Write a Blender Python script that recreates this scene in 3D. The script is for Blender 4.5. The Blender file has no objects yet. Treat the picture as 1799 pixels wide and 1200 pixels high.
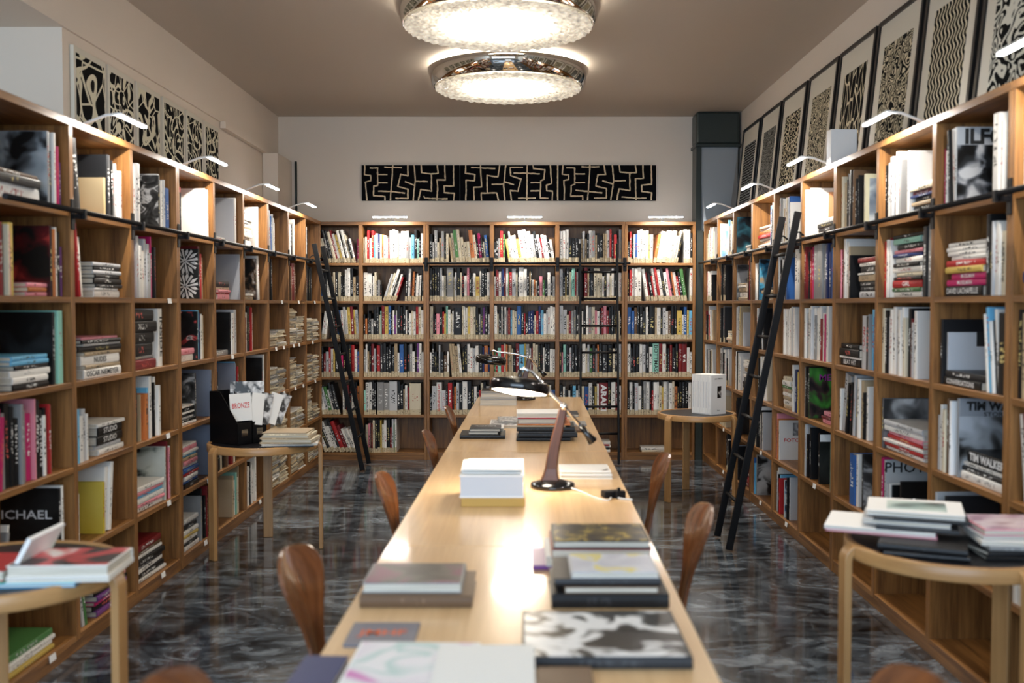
import bpy, math, random, re
from mathutils import Matrix, Vector
R = random.Random(7)
S = bpy.context.scene
COL = S.collection
PI = math.pi
rad = math.radians

# ------------------------------------------------------------------ camera, world, lights, exposure
cd = bpy.data.cameras.new('camera'); cam = bpy.data.objects.new('camera', cd); COL.objects.link(cam)
cam.location = (0, 0, 1.495)
cam.rotation_euler = (PI/2 - math.atan(65/1749), 0, 0)
cd.lens = 35.0; cd.sensor_width = 36.0; cd.shift_x = -18/1799
cd.clip_start = 0.05; cd.clip_end = 60
cd.dof.use_dof = True; cd.dof.focus_distance = 8.6; cd.dof.aperture_fstop = 2.2
S.camera = cam
S.view_settings.view_transform = 'Standard'; S.view_settings.look = 'None'
S.view_settings.gamma = 1.0; S.view_settings.use_curve_mapping = False
S.view_settings.exposure = 0.36
W = bpy.data.worlds.new('world'); S.world = W; W.use_nodes = True
bg = W.node_tree.nodes['Background']; bg.inputs[0].default_value = (0.55, 0.68, 0.9, 1); bg.inputs[1].default_value = 0.6
def area(name, loc, rot, sx, sy, power, color, spread=180):
    l = bpy.data.lights.new(name, 'AREA'); l.shape = 'RECTANGLE'; l.size = sx; l.size_y = sy
    l.energy = power; l.color = color; l.spread = rad(spread)
    o = bpy.data.objects.new(name, l); COL.objects.link(o); o.location = loc; o.rotation_euler = rot
    return o
WIN_P = 165; DRUM_E = 12.0; BAR_E = 80.0; BARLIGHT = 6.2
area('window_daylight', (-1.1, -1.40, 1.9), (PI/2, 0, 0), 5.0, 1.8, WIN_P, (0.62, 0.8, 1.0))

# ------------------------------------------------------------------ mesh helpers
class MB:
    def __init__(s): s.v=[]; s.f=[]; s.uv=[]; s.col=[]; s.ink=[]; s.mk=[]; s.smooth=[]
    def face(s, idx, uv=None, col=None, ink=None, mk=None, sm=False):
        s.f.append(idx); s.uv += uv if uv else [(0,0)]*len(idx)
        s.col.append(col or (1,1,1)); s.ink.append(ink or (0,0,0)); s.mk.append(mk or (0,0,0)); s.smooth.append(sm)
    def box(s, x0,x1,y0,y1,z0,z1, M=None, **k):
        b=len(s.v); P=[(x0,y0,z0),(x1,y0,z0),(x1,y1,z0),(x0,y1,z0),(x0,y0,z1),(x1,y0,z1),(x1,y1,z1),(x0,y1,z1)]
        D=(x1-x0,y1-y0,z1-z0); L=D.index(max(D)); off=k.pop('off', (x0*1.7+y0*2.3+z0*3.1)%7.0)
        for p in P: s.v.append(tuple(M@Vector(p)) if M else p)
        for q,ax in (((0,3,2,1),2),((4,5,6,7),2),((0,1,5,4),1),((2,3,7,6),1),((1,2,6,5),0),((3,0,4,7),0)):
            uvs=[]
            for i in q:
                p=P[i]; o=[a for a in (0,1,2) if a!=L]
                if ax==L: uvs.append((p[o[0]]*.3+off, p[o[1]]+off*.37))
                else:
                    a=[a for a in o if a!=ax][0]; uvs.append((p[L]+off, p[a]+off*.37))
            s.face(tuple(b+i for i in q), uvs, **k)
    def tube(s, pts, r, n=10, cap=True, sx=1.0, **k):
        pts=[Vector(p) for p in pts]; rs=r if isinstance(r,(list,tuple)) else [r]*len(pts)
        b=len(s.v); up=None
        for i,p in enumerate(pts):
            t=(pts[min(i+1,len(pts)-1)]-pts[max(i-1,0)]).normalized()
            if up is None:
                up=Vector((0,0,1)) if abs(t.z)<.9 else Vector((0,1,0))
            a=t.cross(up).normalized(); c=a.cross(t).normalized(); up=c
            for j in range(n):
                th=2*PI*j/n; s.v.append(tuple(p+a*math.cos(th)*rs[i]*sx+c*math.sin(th)*rs[i]))
        for i in range(len(pts)-1):
            for j in range(n):
                q=(b+i*n+j,b+i*n+(j+1)%n,b+(i+1)*n+(j+1)%n,b+(i+1)*n+j)
                s.face(q,[(i*.1,j/n*.05)]*4,sm=True,**k)
        if cap:
            s.face(tuple(b+j for j in reversed(range(n))),**k); s.face(tuple(b+(len(pts)-1)*n+j for j in range(n)),**k)
    def lathe(s, prof, n=48, M=None, cap0=False, cap1=False, sm=True, **k):
        b=len(s.v)
        for (r,z) in prof:
            for j in range(n):
                th=2*PI*j/n; p=Vector((r*math.cos(th),r*math.sin(th),z)); s.v.append(tuple(M@p) if M else tuple(p))
        for i in range(len(prof)-1):
            for j in range(n):
                s.face((b+i*n+j,b+i*n+(j+1)%n,b+(i+1)*n+(j+1)%n,b+(i+1)*n+j),[(j/n*4,prof[i][1]),((j+1)/n*4,prof[i][1]),((j+1)/n*4,prof[i+1][1]),(j/n*4,prof[i+1][1])],sm=sm,**k)
        if cap0: s.face(tuple(b+j for j in reversed(range(n))),[(0,0)]*n,**k)
        if cap1: s.face(tuple(b+(len(prof)-1)*n+j for j in range(n)),[(0,0)]*n,**k)
    def sweep(s, path, w, t, side, **k):
        """rectangular band along PATH: width w along SIDE, thickness t along the in-plane normal"""
        side=Vector(side).normalized(); b=len(s.v); path=[Vector(p) for p in path]; L=0
        Ls=[]
        for i,p in enumerate(path):
            T=(path[min(i+1,len(path)-1)]-path[max(i-1,0)]).normalized(); N=T.cross(side).normalized()
            if i: L+=(p-path[i-1]).length
            Ls.append(L)
            for (a,c) in ((-1,-1),(1,-1),(1,1),(-1,1)): s.v.append(tuple(p+side*a*w/2+N*c*t/2))
        for i in range(len(path)-1):
            for j in range(4):
                q=(b+i*4+j,b+i*4+(j+1)%4,b+i*4+4+(j+1)%4,b+i*4+4+j)
                s.face(q,[(Ls[i],j*.05),(Ls[i],j*.05+.05),(Ls[i+1],j*.05+.05),(Ls[i+1],j*.05)],sm=False,**k)
        s.face((b+3,b+2,b+1,b)); n=b+4*(len(path)-1); s.face((n,n+1,n+2,n+3))
    def build(s, name, mat, parent=None, bevel=0, attrs=False, M=None, seg=2, data_only=False):
        me=bpy.data.meshes.new(name); me.from_pydata(s.v,[],s.f)
        uvl=me.uv_layers.new(name='UVMap'); fl=[c for uv in s.uv for c in uv]; uvl.data.foreach_set('uv',fl)
        me.polygons.foreach_set('use_smooth',s.smooth)
        if attrs:
            for nm,src in (('Col',s.col),('Ink',s.ink),('Mark',s.mk)):
                a=me.attributes.new(nm,'FLOAT_VECTOR','FACE'); a.data.foreach_set('vector',[c for t in src for c in t])
        for m in (mat if isinstance(mat,(list,tuple)) else [mat]): me.materials.append(m)
        if any(s.smooth) and not all(s.smooth): pass
        me.validate(); me.update()
        o=bpy.data.objects.new(name,me); COL.objects.link(o)
        if parent: o.parent=parent
        if M is not None: o.matrix_world=M
        if bevel:
            b=o.modifiers.new('bevel','BEVEL'); b.width=bevel; b.segments=seg; b.limit_method='ANGLE'; b.angle_limit=rad(40)
        return o
def fixn(o):
    import bmesh
    b=bmesh.new(); b.from_mesh(o.data); bmesh.ops.recalc_face_normals(b,faces=b.faces); b.to_mesh(o.data); b.free(); return o
def tag(o,label=None,cat=None,group=None,kind=None):
    if label: o['label']=label
    if cat: o['category']=cat
    if group: o['group']=group
    if kind: o['kind']=kind
    return o
def thing(name,loc,label,cat,group=None,rz=0):
    o=bpy.data.objects.new(name,None); COL.objects.link(o); o.location=loc; o.rotation_euler=(0,0,rz); o.empty_display_size=.05
    return tag(o,label,cat,group)
def copy_tree(o,parent=None):
    c=o.copy(); COL.objects.link(c); c.parent=parent
    for ch in list(o.children): copy_tree(ch,c)
    return c
def struct(mb,name,mat,**k):
    o=mb.build(name,mat,**k); o['kind']='structure'; return o

# ------------------------------------------------------------------ materials
def newmat(name):
    m=bpy.data.materials.new(name); m.use_nodes=True; nt=m.node_tree
    return m,nt,nt.nodes['Principled BSDF'],nt.nodes,nt.links
def plain(name,c,rough=.5,metal=0,spec=.5,coat=0,bump=0,bscale=200,var=0):
    m,nt,p,N,L=newmat(name); p.inputs['Base Color'].default_value=(*c,1); p.inputs['Roughness'].default_value=rough
    p.inputs['Metallic'].default_value=metal; p.inputs['Specular IOR Level'].default_value=spec; p.inputs['Coat Weight'].default_value=coat
    tc=N.new('ShaderNodeTexCoord'); nz=N.new('ShaderNodeTexNoise'); nz.inputs['Scale'].default_value=bscale; nz.inputs['Detail'].default_value=3
    L.new(tc.outputs['Object'],nz.inputs['Vector'])
    if bump:
        b=N.new('ShaderNodeBump'); b.inputs['Strength'].default_value=bump; b.inputs['Distance'].default_value=.002
        L.new(nz.outputs['Fac'],b.inputs['Height']); L.new(b.outputs[0],p.inputs['Normal'])
    mr=N.new('ShaderNodeMapRange'); mr.inputs['To Min'].default_value=max(0,rough-.06); mr.inputs['To Max'].default_value=rough+.06
    L.new(nz.outputs['Fac'],mr.inputs['Value']); L.new(mr.outputs[0],p.inputs['Roughness'])
    return m
def ramp(N,stops,interp='LINEAR'):
    r=N.new('ShaderNodeValToRGB'); e=r.color_ramp.elements; r.color_ramp.interpolation=interp
    while len(e)>1: e.remove(e[-1])
    e[0].position=stops[0][0]; e[0].color=(*stops[0][1],1)
    for p,c in stops[1:]:
        x=e.new(p); x.color=(*c,1)
    return r
def wood(name,c0,c1,rough=.45,coat=0,sx=1.6,sy=26,strength=1.0):
    m,nt,p,N,L=newmat(name)
    uv=N.new('ShaderNodeUVMap'); mp=N.new('ShaderNodeMapping'); mp.inputs['Scale'].default_value=(sx,sy,1)
    L.new(uv.outputs[0],mp.inputs[0])
    n1=N.new('ShaderNodeTexNoise'); n1.inputs['Scale'].default_value=1.0; n1.inputs['Detail'].default_value=6; n1.inputs['Roughness'].default_value=.62; n1.inputs['Distortion'].default_value=.6
    L.new(mp.outputs[0],n1.inputs['Vector'])
    mp2=N.new('ShaderNodeMapping'); mp2.inputs['Scale'].default_value=(sx*3,sy*9,1); L.new(uv.outputs[0],mp2.inputs[0])
    n2=N.new('ShaderNodeTexNoise'); n2.inputs['Scale'].default_value=1.0; n2.inputs['Detail'].default_value=2; L.new(mp2.outputs[0],n2.inputs['Vector'])
    mx=N.new('ShaderNodeMath'); mx.operation='MULTIPLY_ADD'; L.new(n2.outputs['Fac'],mx.inputs[0]); mx.inputs[1].default_value=.35; 
    L.new(n1.outputs['Fac'],mx.inputs[2])
    r=ramp(N,[(.42,c0),(.82,c1)]); L.new(mx.outputs[0],r.inputs[0]); L.new(r.outputs[0],p.inputs['Base Color'])
    b=N.new('ShaderNodeBump'); b.inputs['Strength'].default_value=.12*strength; b.inputs['Distance'].default_value=.002
    L.new(mx.outputs[0],b.inputs['Height']); L.new(b.outputs[0],p.inputs['Normal'])
    p.inputs['Roughness'].default_value=rough; p.inputs['Coat Weight'].default_value=coat; p.inputs['Coat Roughness'].default_value=.08
    return m
M_OAK=wood('oak',(.085,.032,.009),(.34,.158,.047),rough=.42)
M_TABLE=wood('pale_maple',(.58,.36,.17),(.76,.52,.28),rough=.30,coat=.4,sx=.8,sy=12,strength=.2)
M_BIRCH=wood('birch',(.33,.165,.058),(.50,.28,.11),rough=.35,sx=1.2,sy=20)
M_TEAK=wood('teak',(.030,.010,.004),(.10,.034,.012),rough=.35,sx=3,sy=30)
M_WALNUT=wood('walnut',(.075,.024,.008),(.24,.082,.026),rough=.25,coat=.6,sx=3,sy=30)
M_BLACK=plain('black_metal',(.004,.004,.005),.45,spec=.22)
M_BLACKG=plain('gloss_black',(.004,.004,.005),.12,coat=.25)
M_LINO=plain('black_linoleum',(.005,.005,.007),.35,spec=.3)
M_CHROME=plain('chrome',(.85,.85,.86),.06,metal=1)
M_CHROMEW=plain('mirror_chrome',(.78,.76,.72),.05,metal=1)
M_STEEL=plain('galvanised',(.36,.39,.41),.38,metal=.5,bump=.15,bscale=30)
M_DKSTEEL=plain('dark_painted_metal',(.035,.045,.04),.35,metal=.3)
M_WHITEP=plain('white_enamel',(.82,.82,.8),.35)
M_PAPER=plain('paper',(.78,.77,.74),.8,bump=.1)
M_CARD=plain('white_card',(.84,.84,.83),.6)
M_GREYC=plain('pale_grey_card',(.60,.62,.66),.5)
M_GOLD=plain('ochre_board',(.55,.33,.07),.5)
M_MAT=plain('ivory_mount',(.66,.62,.52),.7)
M_FRAME=plain('black_frame',(.012,.011,.011),.3)
M_WALL=plain('plaster_wall',(.74,.65,.55),.85,bump=.08,bscale=60)
M_CEIL=plain('plaster_ceiling',(.58,.51,.43),.9,bump=.08,bscale=60)
M_TEXT_W=plain('letter_white',(.85,.85,.85),.6); M_TEXT_K=plain('letter_black',(.015,.015,.015),.6); M_TEXT_R=plain('letter_red',(.6,.03,.02),.6); M_TEXT_O=plain('letter_orange',(.75,.13,.03),.6)
M_TEXT_V=plain('letter_violet',(.35,.03,.3),.6)
def emis(name,c,e,base=(.8,.8,.8)):
    m,nt,p,N,L=newmat(name); p.inputs['Base Color'].default_value=(*base,1); p.inputs['Emission Color'].default_value=(*c,1); p.inputs['Emission Strength'].default_value=e
    return m
M_LED=emis('led_strip',(.93,.95,1.0),BAR_E)
M_BULB=emis('lamp_glow',(1.0,.86,.68),22)
def floor_mat():
    m,nt,p,N,L=newmat('marbled_resin_floor')
    tc=N.new('ShaderNodeTexCoord'); mp=N.new('ShaderNodeMapping'); mp.inputs['Scale'].default_value=(.9,1.7,1); mp.inputs['Rotation'].default_value=(0,0,.12); L.new(tc.outputs['Object'],mp.inputs[0])
    n0=N.new('ShaderNodeTexNoise'); n0.inputs['Scale'].default_value=1.4; n0.inputs['Detail'].default_value=4; L.new(mp.outputs[0],n0.inputs['Vector'])
    mx=N.new('ShaderNodeVectorMath'); mx.operation='MULTIPLY_ADD'; L.new(n0.outputs['Color'],mx.inputs[0]); mx.inputs[1].default_value=(.9,.9,.9); L.new(mp.outputs[0],mx.inputs[2])
    n1=N.new('ShaderNodeTexNoise'); n1.inputs['Scale'].default_value=3.2; n1.inputs['Detail'].default_value=9; n1.inputs['Roughness'].default_value=.68; n1.inputs['Distortion'].default_value=1.6; L.new(mx.outputs[0],n1.inputs['Vector'])
    r=ramp(N,[(.33,(.003,.004,.006)),(.42,(.020,.026,.034)),(.50,(.078,.096,.118)),(.58,(.19,.225,.265)),(.70,(.40,.46,.52))]); L.new(n1.outputs['Fac'],r.inputs[0])
    n2=N.new('ShaderNodeTexNoise'); n2.inputs['Scale'].default_value=1.1; n2.inputs['Detail'].default_value=3; L.new(mx.outputs[0],n2.inputs['Vector'])
    r2=ramp(N,[(.38,(.35,.35,.35)),(.62,(1,1,1))]); L.new(n2.outputs['Fac'],r2.inputs[0])
    mm=N.new('ShaderNodeMix'); mm.data_type='RGBA'; mm.blend_type='MULTIPLY'; mm.inputs[0].default_value=1
    L.new(r.outputs[0],mm.inputs[6]); L.new(r2.outputs[0],mm.inputs[7]); L.new(mm.outputs[2],p.inputs['Base Color'])
    p.inputs['Roughness'].default_value=.17; p.inputs['Coat Weight'].default_value=.5; p.inputs['Coat Roughness'].default_value=.06
    n3=N.new('ShaderNodeTexNoise'); n3.inputs['Scale'].default_value=7; n3.inputs['Detail'].default_value=4; L.new(tc.outputs['Object'],n3.inputs['Vector'])
    b=N.new('ShaderNodeBump'); b.inputs['Strength'].default_value=.12; b.inputs['Distance'].default_value=.01; L.new(n3.outputs['Fac'],b.inputs['Height']); L.new(b.outputs[0],p.inputs['Normal'])
    return m
M_FLOOR=floor_mat()
def math_n(N,L,op,a,b=None,c=None):
    n=N.new('ShaderNodeMath'); n.operation=op
    for i,x in enumerate((a,b,c)):
        if x is None: continue
        if isinstance(x,(int,float)): n.inputs[i].default_value=x
        else: L.new(x,n.inputs[i])
    return n.outputs[0]
def book_mat():
    m,nt,p,N,L=newmat('book_cloth')
    def attr(n):
        a=N.new('ShaderNodeAttribute'); a.attribute_type='GEOMETRY'; a.attribute_name=n; return a
    col=attr('Col'); ink=attr('Ink'); mk=attr('Mark'); uv=N.new('ShaderNodeUVMap')
    s1=N.new('ShaderNodeSeparateXYZ'); L.new(uv.outputs[0],s1.inputs[0]); s2=N.new('ShaderNodeSeparateXYZ'); L.new(mk.outputs['Vector'],s2.inputs[0])
    u,v=s1.outputs[0],s1.outputs[1]; seed,stk,h=s2.outputs
    M=lambda *a: math_n(N,L,*a)
    vn=M('DIVIDE',v,h)
    onsp=M('GREATER_THAN',u,-.5)
    inb=M('MULTIPLY',M('GREATER_THAN',u,.26),M('LESS_THAN',u,.74))
    lo=M('MULTIPLY_ADD',M('FRACT',M('MULTIPLY',seed,3.7)),.22,.22); hi=M('MULTIPLY_ADD',M('FRACT',M('MULTIPLY',seed,5.3)),.3,.6)
    inv=M('MULTIPLY',M('GREATER_THAN',vn,lo),M('LESS_THAN',vn,hi))
    cx=N.new('ShaderNodeCombineXYZ'); L.new(M('MULTIPLY',u,2.4),cx.inputs[0]); L.new(M('MULTIPLY',v,95),cx.inputs[1]); L.new(M('MULTIPLY',seed,31),cx.inputs[2])
    nz=N.new('ShaderNodeTexNoise'); nz.inputs['Scale'].default_value=1; nz.inputs['Detail'].default_value=1; L.new(cx.outputs[0],nz.inputs['Vector'])
    txt=M('MULTIPLY',M('MULTIPLY',M('MULTIPLY',inb,inv),onsp),M('GREATER_THAN',nz.outputs['Fac'],.545))
    mixa=N.new('ShaderNodeMix'); mixa.data_type='RGBA'; L.new(txt,mixa.inputs[0]); L.new(col.outputs['Color'],mixa.inputs[6]); L.new(ink.outputs['Color'],mixa.inputs[7])
    # paper shelf-mark label at the foot of the spine
    ins=M('MULTIPLY',M('MULTIPLY',M('LESS_THAN',v,M('MULTIPLY_ADD',M('FRACT',M('MULTIPLY',seed,11)),.014,.040)),stk),onsp)
    st=ramp(N,[(.33,(.20,.15,.09)),(.38,(.54,.46,.31))]); L.new(nz.outputs['Fac'],st.inputs[0])
    mixb=N.new('ShaderNodeMix'); mixb.data_type='RGBA'; L.new(ins,mixb.inputs[0]); L.new(mixa.outputs[2],mixb.inputs[6]); L.new(st.outputs[0],mixb.inputs[7])
    L.new(mixb.outputs[2],p.inputs['Base Color']); p.inputs['Roughness'].default_value=.42; p.inputs['Specular IOR Level'].default_value=.3
    return m
M_BOOK=book_mat()
def pages_mat():
    m,nt,p,N,L=newmat('page_edges'); tc=N.new('ShaderNodeTexCoord'); mp=N.new('ShaderNodeMapping'); mp.inputs['Scale'].default_value=(900,4,4); L.new(tc.outputs['Object'],mp.inputs[0])
    nz=N.new('ShaderNodeTexNoise'); nz.inputs['Scale'].default_value=1; nz.inputs['Detail'].default_value=1; L.new(mp.outputs[0],nz.inputs['Vector'])
    r=ramp(N,[(.3,(.42,.38,.30)),(.7,(.74,.70,.62))]); L.new(nz.outputs['Fac'],r.inputs[0]); L.new(r.outputs[0],p.inputs['Base Color']); p.inputs['Roughness'].default_value=.85
    return m
M_PAGES=pages_mat()
_pm={}
def photo_mat(key,stops,scale=6,seed=0,dist=.6,detail=2,rough=.3):
    """printed picture: soft tonal shapes"""
    if key in _pm: return _pm[key]
    m,nt,p,N,L=newmat('print_'+key); tc=N.new('ShaderNodeTexCoord'); mp=N.new('ShaderNodeMapping'); mp.inputs['Location'].default_value=(seed*3.1,seed*1.7,seed*.9)
    L.new(tc.outputs['Object'],mp.inputs[0]); nz=N.new('ShaderNodeTexNoise'); nz.inputs['Scale'].default_value=scale; nz.inputs['Detail'].default_value=detail; nz.inputs['Distortion'].default_value=dist
    L.new(mp.outputs[0],nz.inputs['Vector']); r=ramp(N,stops); L.new(nz.outputs['Fac'],r.inputs[0]); L.new(r.outputs[0],p.inputs['Base Color']); p.inputs['Roughness'].default_value=rough
    _pm[key]=m; return m
def line_mat(key,mode,scale,a=(.005,.005,.005),b=(.68,.60,.42),seed=0,freq=8,thr=.5,stretch=(1,1,1)):
    """black print covered by pale hand-cut lines"""
    m,nt,p,N,L=newmat('linocut_'+key); tc=N.new('ShaderNodeTexCoord'); mp=N.new('ShaderNodeMapping'); mp.inputs['Location'].default_value=(seed*2.3,seed*1.1,seed*4.7); mp.inputs['Scale'].default_value=stretch
    L.new(tc.outputs['Object'],mp.inputs[0]); M=lambda *x: math_n(N,L,*x)
    if mode=='contour':
        nz=N.new('ShaderNodeTexNoise'); nz.inputs['Scale'].default_value=scale; nz.inputs['Detail'].default_value=1.5; nz.inputs['Distortion'].default_value=.8; L.new(mp.outputs[0],nz.inputs['Vector'])
        f=M('FRACT',M('MULTIPLY',nz.outputs['Fac'],freq)); mask=M('GREATER_THAN',f,thr)
    elif mode=='cells':
        nz=N.new('ShaderNodeTexVoronoi'); nz.feature='DISTANCE_TO_EDGE'; nz.inputs['Scale'].default_value=scale; L.new(mp.outputs[0],nz.inputs['Vector'])
        mask=M('LESS_THAN',nz.outputs['Distance'],thr)
    elif mode=='wave':
        nz=N.new('ShaderNodeTexWave'); nz.inputs['Scale'].default_value=scale; nz.inputs['Distortion'].default_value=freq; nz.inputs['Detail'].default_value=2; nz.inputs['Detail Scale'].default_value=2.2; nz.bands_direction='Y'; L.new(mp.outputs[0],nz.inputs['Vector'])
        mask=M('GREATER_THAN',nz.outputs['Fac'],thr)
    elif mode in('zig','hz'):
        sp=N.new('ShaderNodeSeparateXYZ'); L.new(mp.outputs[0],sp.inputs[0]); a_,b_=(sp.outputs[0],sp.outputs[2]) if mode=='zig' else (sp.outputs[2],sp.outputs[0])
        nz=N.new('ShaderNodeTexNoise'); nz.inputs['Scale'].default_value=7; L.new(mp.outputs[0],nz.inputs['Vector'])
        ph=M('MULTIPLY_ADD',M('SINE',M('MULTIPLY',b_,scale*.5)),freq,M('MULTIPLY',nz.outputs['Fac'],5))
        mask=M('GREATER_THAN',M('SINE',M('ADD',M('MULTIPLY',a_,scale),ph)),thr)
    elif mode=='brush':
        nz=N.new('ShaderNodeTexNoise'); nz.inputs['Scale'].default_value=scale; nz.inputs['Detail'].default_value=.6; nz.inputs['Distortion'].default_value=1.3; L.new(mp.outputs[0],nz.inputs['Vector'])
        vo=N.new('ShaderNodeTexVoronoi'); vo.feature='DISTANCE_TO_EDGE'; vo.inputs['Scale'].default_value=scale*1.5; L.new(mp.outputs[0],vo.inputs['Vector'])
        f=M('FRACT',M('MULTIPLY',nz.outputs['Fac'],freq)); mask=M('MAXIMUM',M('GREATER_THAN',f,thr),M('LESS_THAN',vo.outputs['Distance'],.028))
    mx=N.new('ShaderNodeMix'); mx.data_type='RGBA'; L.new(mask,mx.inputs[0]); mx.inputs[6].default_value=(*a,1); mx.inputs[7].default_value=(*b,1)
    L.new(mx.outputs[2],p.inputs['Base Color']); p.inputs['Roughness'].default_value=.8; p.inputs['Specular IOR Level'].default_value=.08
    return m
_tc={}
def text_child(s,size,mat,parent,loc,rot,name='lettering',fit=None,bold=.012):
    cu=bpy.data.curves.new('t','FONT'); cu.body=s; cu.size=1; cu.align_x='CENTER'; cu.align_y='CENTER'; cu.extrude=0; cu.resolution_u=2; cu.offset=.045 if s in('ILFORD','ARAKI','TIM WALKER') else bold
    t=bpy.data.objects.new('t',cu); COL.objects.link(t); bpy.context.view_layer.update()
    dg=bpy.context.evaluated_depsgraph_get(); me=bpy.data.meshes.new_from_object(t.evaluated_get(dg)); bpy.data.objects.remove(t); bpy.data.curves.remove(cu)
    xs=[v.co.x for v in me.vertices]; w=max(xs)-min(xs) if xs else 1
    me.transform(Matrix.Diagonal((size*(fit/(w*size) if fit else 1),size,1,1)))
    me.materials.clear(); me.materials.append(mat)
    o=bpy.data.objects.new(name,me); COL.objects.link(o); o.parent=parent; o.matrix_local=Matrix.Translation(loc)@rot
    return o
ROT_FRONT=Matrix.Rotation(PI/2,4,'X')      # text standing in the local xz plane, read from -y

# ------------------------------------------------------------------ room
ZC=3.34; YB=9.86; YF=-1.5; XR=2.10; XL=-2.40
def wallbox(n,mat,*a):
    b=MB(); b.box(*a); return struct(b,n,mat)
wallbox('floor',M_FLOOR,-4.3,XR+.1,YF-.1,YB+.1,-.06,0)
wallbox('ceiling',M_CEIL,-4.3,XR+.1,YF-.1,YB+.1,ZC,ZC+.08)
wallbox('wall_back',M_WALL,-2.6,XR+.1,YB,YB+.1,0,ZC)
wallbox('wall_right',M_WALL,XR,XR+.1,YF,YB,0,ZC)
wallbox('wall_left',M_WALL,-4.3,XL-.015,5.28,YB,0,2.95)
wallbox('wall_left_recess',M_WALL,-4.3,-4.2,YF,5.28,0,2.95)
wallbox('trim_1',M_WALL,-4.3,XL,YF,YB,2.95,ZC)            # bulkhead over the left side
wallbox('trim_2',M_WALL,XL-.01,XL+.035,8.0,YB,2.90,2.955)
wallbox('trim_3',M_WALL,XL-.01,-2.27,9.3,YB,0,2.90)
b=MB(); b.tube([(-2.225,YB-.02,2.28),(-2.225,YB-.02,2.9)],.012); struct(b,'trim_4',M_DKSTEEL)
b=MB()
b.box(-4.3,XR,YF-.1,YF,0,.9); b.box(-4.3,XR,YF-.1,YF,2.9,ZC); b.box(-4.3,-3.7,YF-.1,YF,.9,2.9); b.box(1.5,XR,YF-.1,YF,.9,2.9)
struct(b,'wall_front',M_WALL)
b=MB()
for x in (-3.7,-2.42,-1.12,.18,1.44): b.box(x,x+.06,YF-.07,YF-.03,.9,2.9)
b.box(-3.7,1.5,YF-.07,YF-.03,.9,.96); b.box(-3.7,1.5,YF-.07,YF-.03,2.84,2.9)
struct(b,'window_1',M_WHITEP)

# ------------------------------------------------------------------ duct beside the back bookcase
d=thing('ventilation_duct',(1.87,9.70,0),'dark grey sheet metal air duct standing in the corner beside the framed prints','duct')
b=MB(); b.box(-.205,.21,-.12,.14,3.03,3.335); b.build('upper_section',M_DKSTEEL,d,bevel=.02)
b=MB(); b.box(-.215,.22,-.135,.145,3.0,3.03); b.build('flange',M_DKSTEEL,d,bevel=.004)
b=MB()
zt,zb=3.0,2.2
pts=[(-.19,-.10,zt),(.19,-.10,zt),(.03,-.10,zb),(-.05,-.10,zb)]
b.v+=[(-.2,-.09,zt),(.2,-.09,zt),(.2,.1,zt),(-.2,.1,zt),(-.09,-.115,zb),(.10,-.115,zb),(.15,.1,zb),(-.15,.1,zb),(-.2,-.06,zb),(.2,-.06,zb)]
for f in ((0,4,5,1),(0,8,4),(1,5,9),(1,9,6,2),(0,3,7,8)): b.face(f)
b.build('tapered_section',M_STEEL,d)
b=MB(); b.box(-.205,-.142,-.16,.1,0,2.2); b.box(-.205,-.155,-.12,.1,2.2,3.0); b.box(.15,.21,-.05,.1,.0,3.0); b.build('corner_post',M_DKSTEEL,d)

# ------------------------------------------------------------------ bookcases
ROWZ=[1.892,1.528,1.163,.799,.434,.07]     # top surface of each shelf, from the top row down
TOP=2.285
class Case:
    def __init__(s,name,origin,u,d,edges,joints,depth,word): s.name=name;s.o=Vector(origin);s.u=Vector(u);s.d=Vector(d);s.e=edges;s.j=joints;s.depth=depth;s.word=word
    def M(s,uu=0,dd=0,zz=0):
        m=Matrix.Identity(4)
        for i in range(3): m[i][0]=s.u[i]; m[i][1]=s.d[i]
        p=s.o+s.u*uu+s.d*dd; m[0][3],m[1][3],m[2][3]=p.x,p.y,zz
        return m
YL0=3.6; LP=.655; RP=.6645
LEFT=Case('left',(-1.917,YL0,0),(0,1,0),(-1,0,0),[LP*i for i in range(10)],(0,3,6,9),.375,'left bookcase')
RIGHT=Case('right',(1.733,9.53,0),(0,-1,0),(1,0,0),[RP*i for i in range(11)],(0,3,6,9,10),.355,'right bookcase')
BACK=Case('back',(-2.172,9.53,0),(1,0,0),(0,1,0),[0,.627,1.254,1.881,2.508,3.152,3.83],(0,2,5,6),.325,'back bookcase')
ORD='zeroth first second third fourth fifth sixth seventh eighth ninth tenth eleventh twelfth thirteenth fourteenth fifteenth sixteenth seventeenth eighteenth nineteenth twentieth twenty-first twenty-second twenty-third twenty-fourth twenty-fifth twenty-sixth twenty-seventh twenty-eighth twenty-ninth thirtieth'.split()
UNITWORDS={'left':['nearest oak bookcase unit along the left wall','middle oak bookcase unit along the left wall','farthest oak bookcase unit on the left wall with old magazines'],
 'right':['farthest oak bookcase unit along the right wall behind the round table','oak bookcase unit on the right wall that the black ladder leans on','oak bookcase unit on the right wall behind the nearest round table','end oak bookcase unit on the right wall nearest the camera'],
 'back':['two bay oak bookcase unit at the left end of the back wall','wide middle oak bookcase unit on the back wall carrying the rail','one bay oak bookcase unit at the right end of the back wall']}
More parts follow.
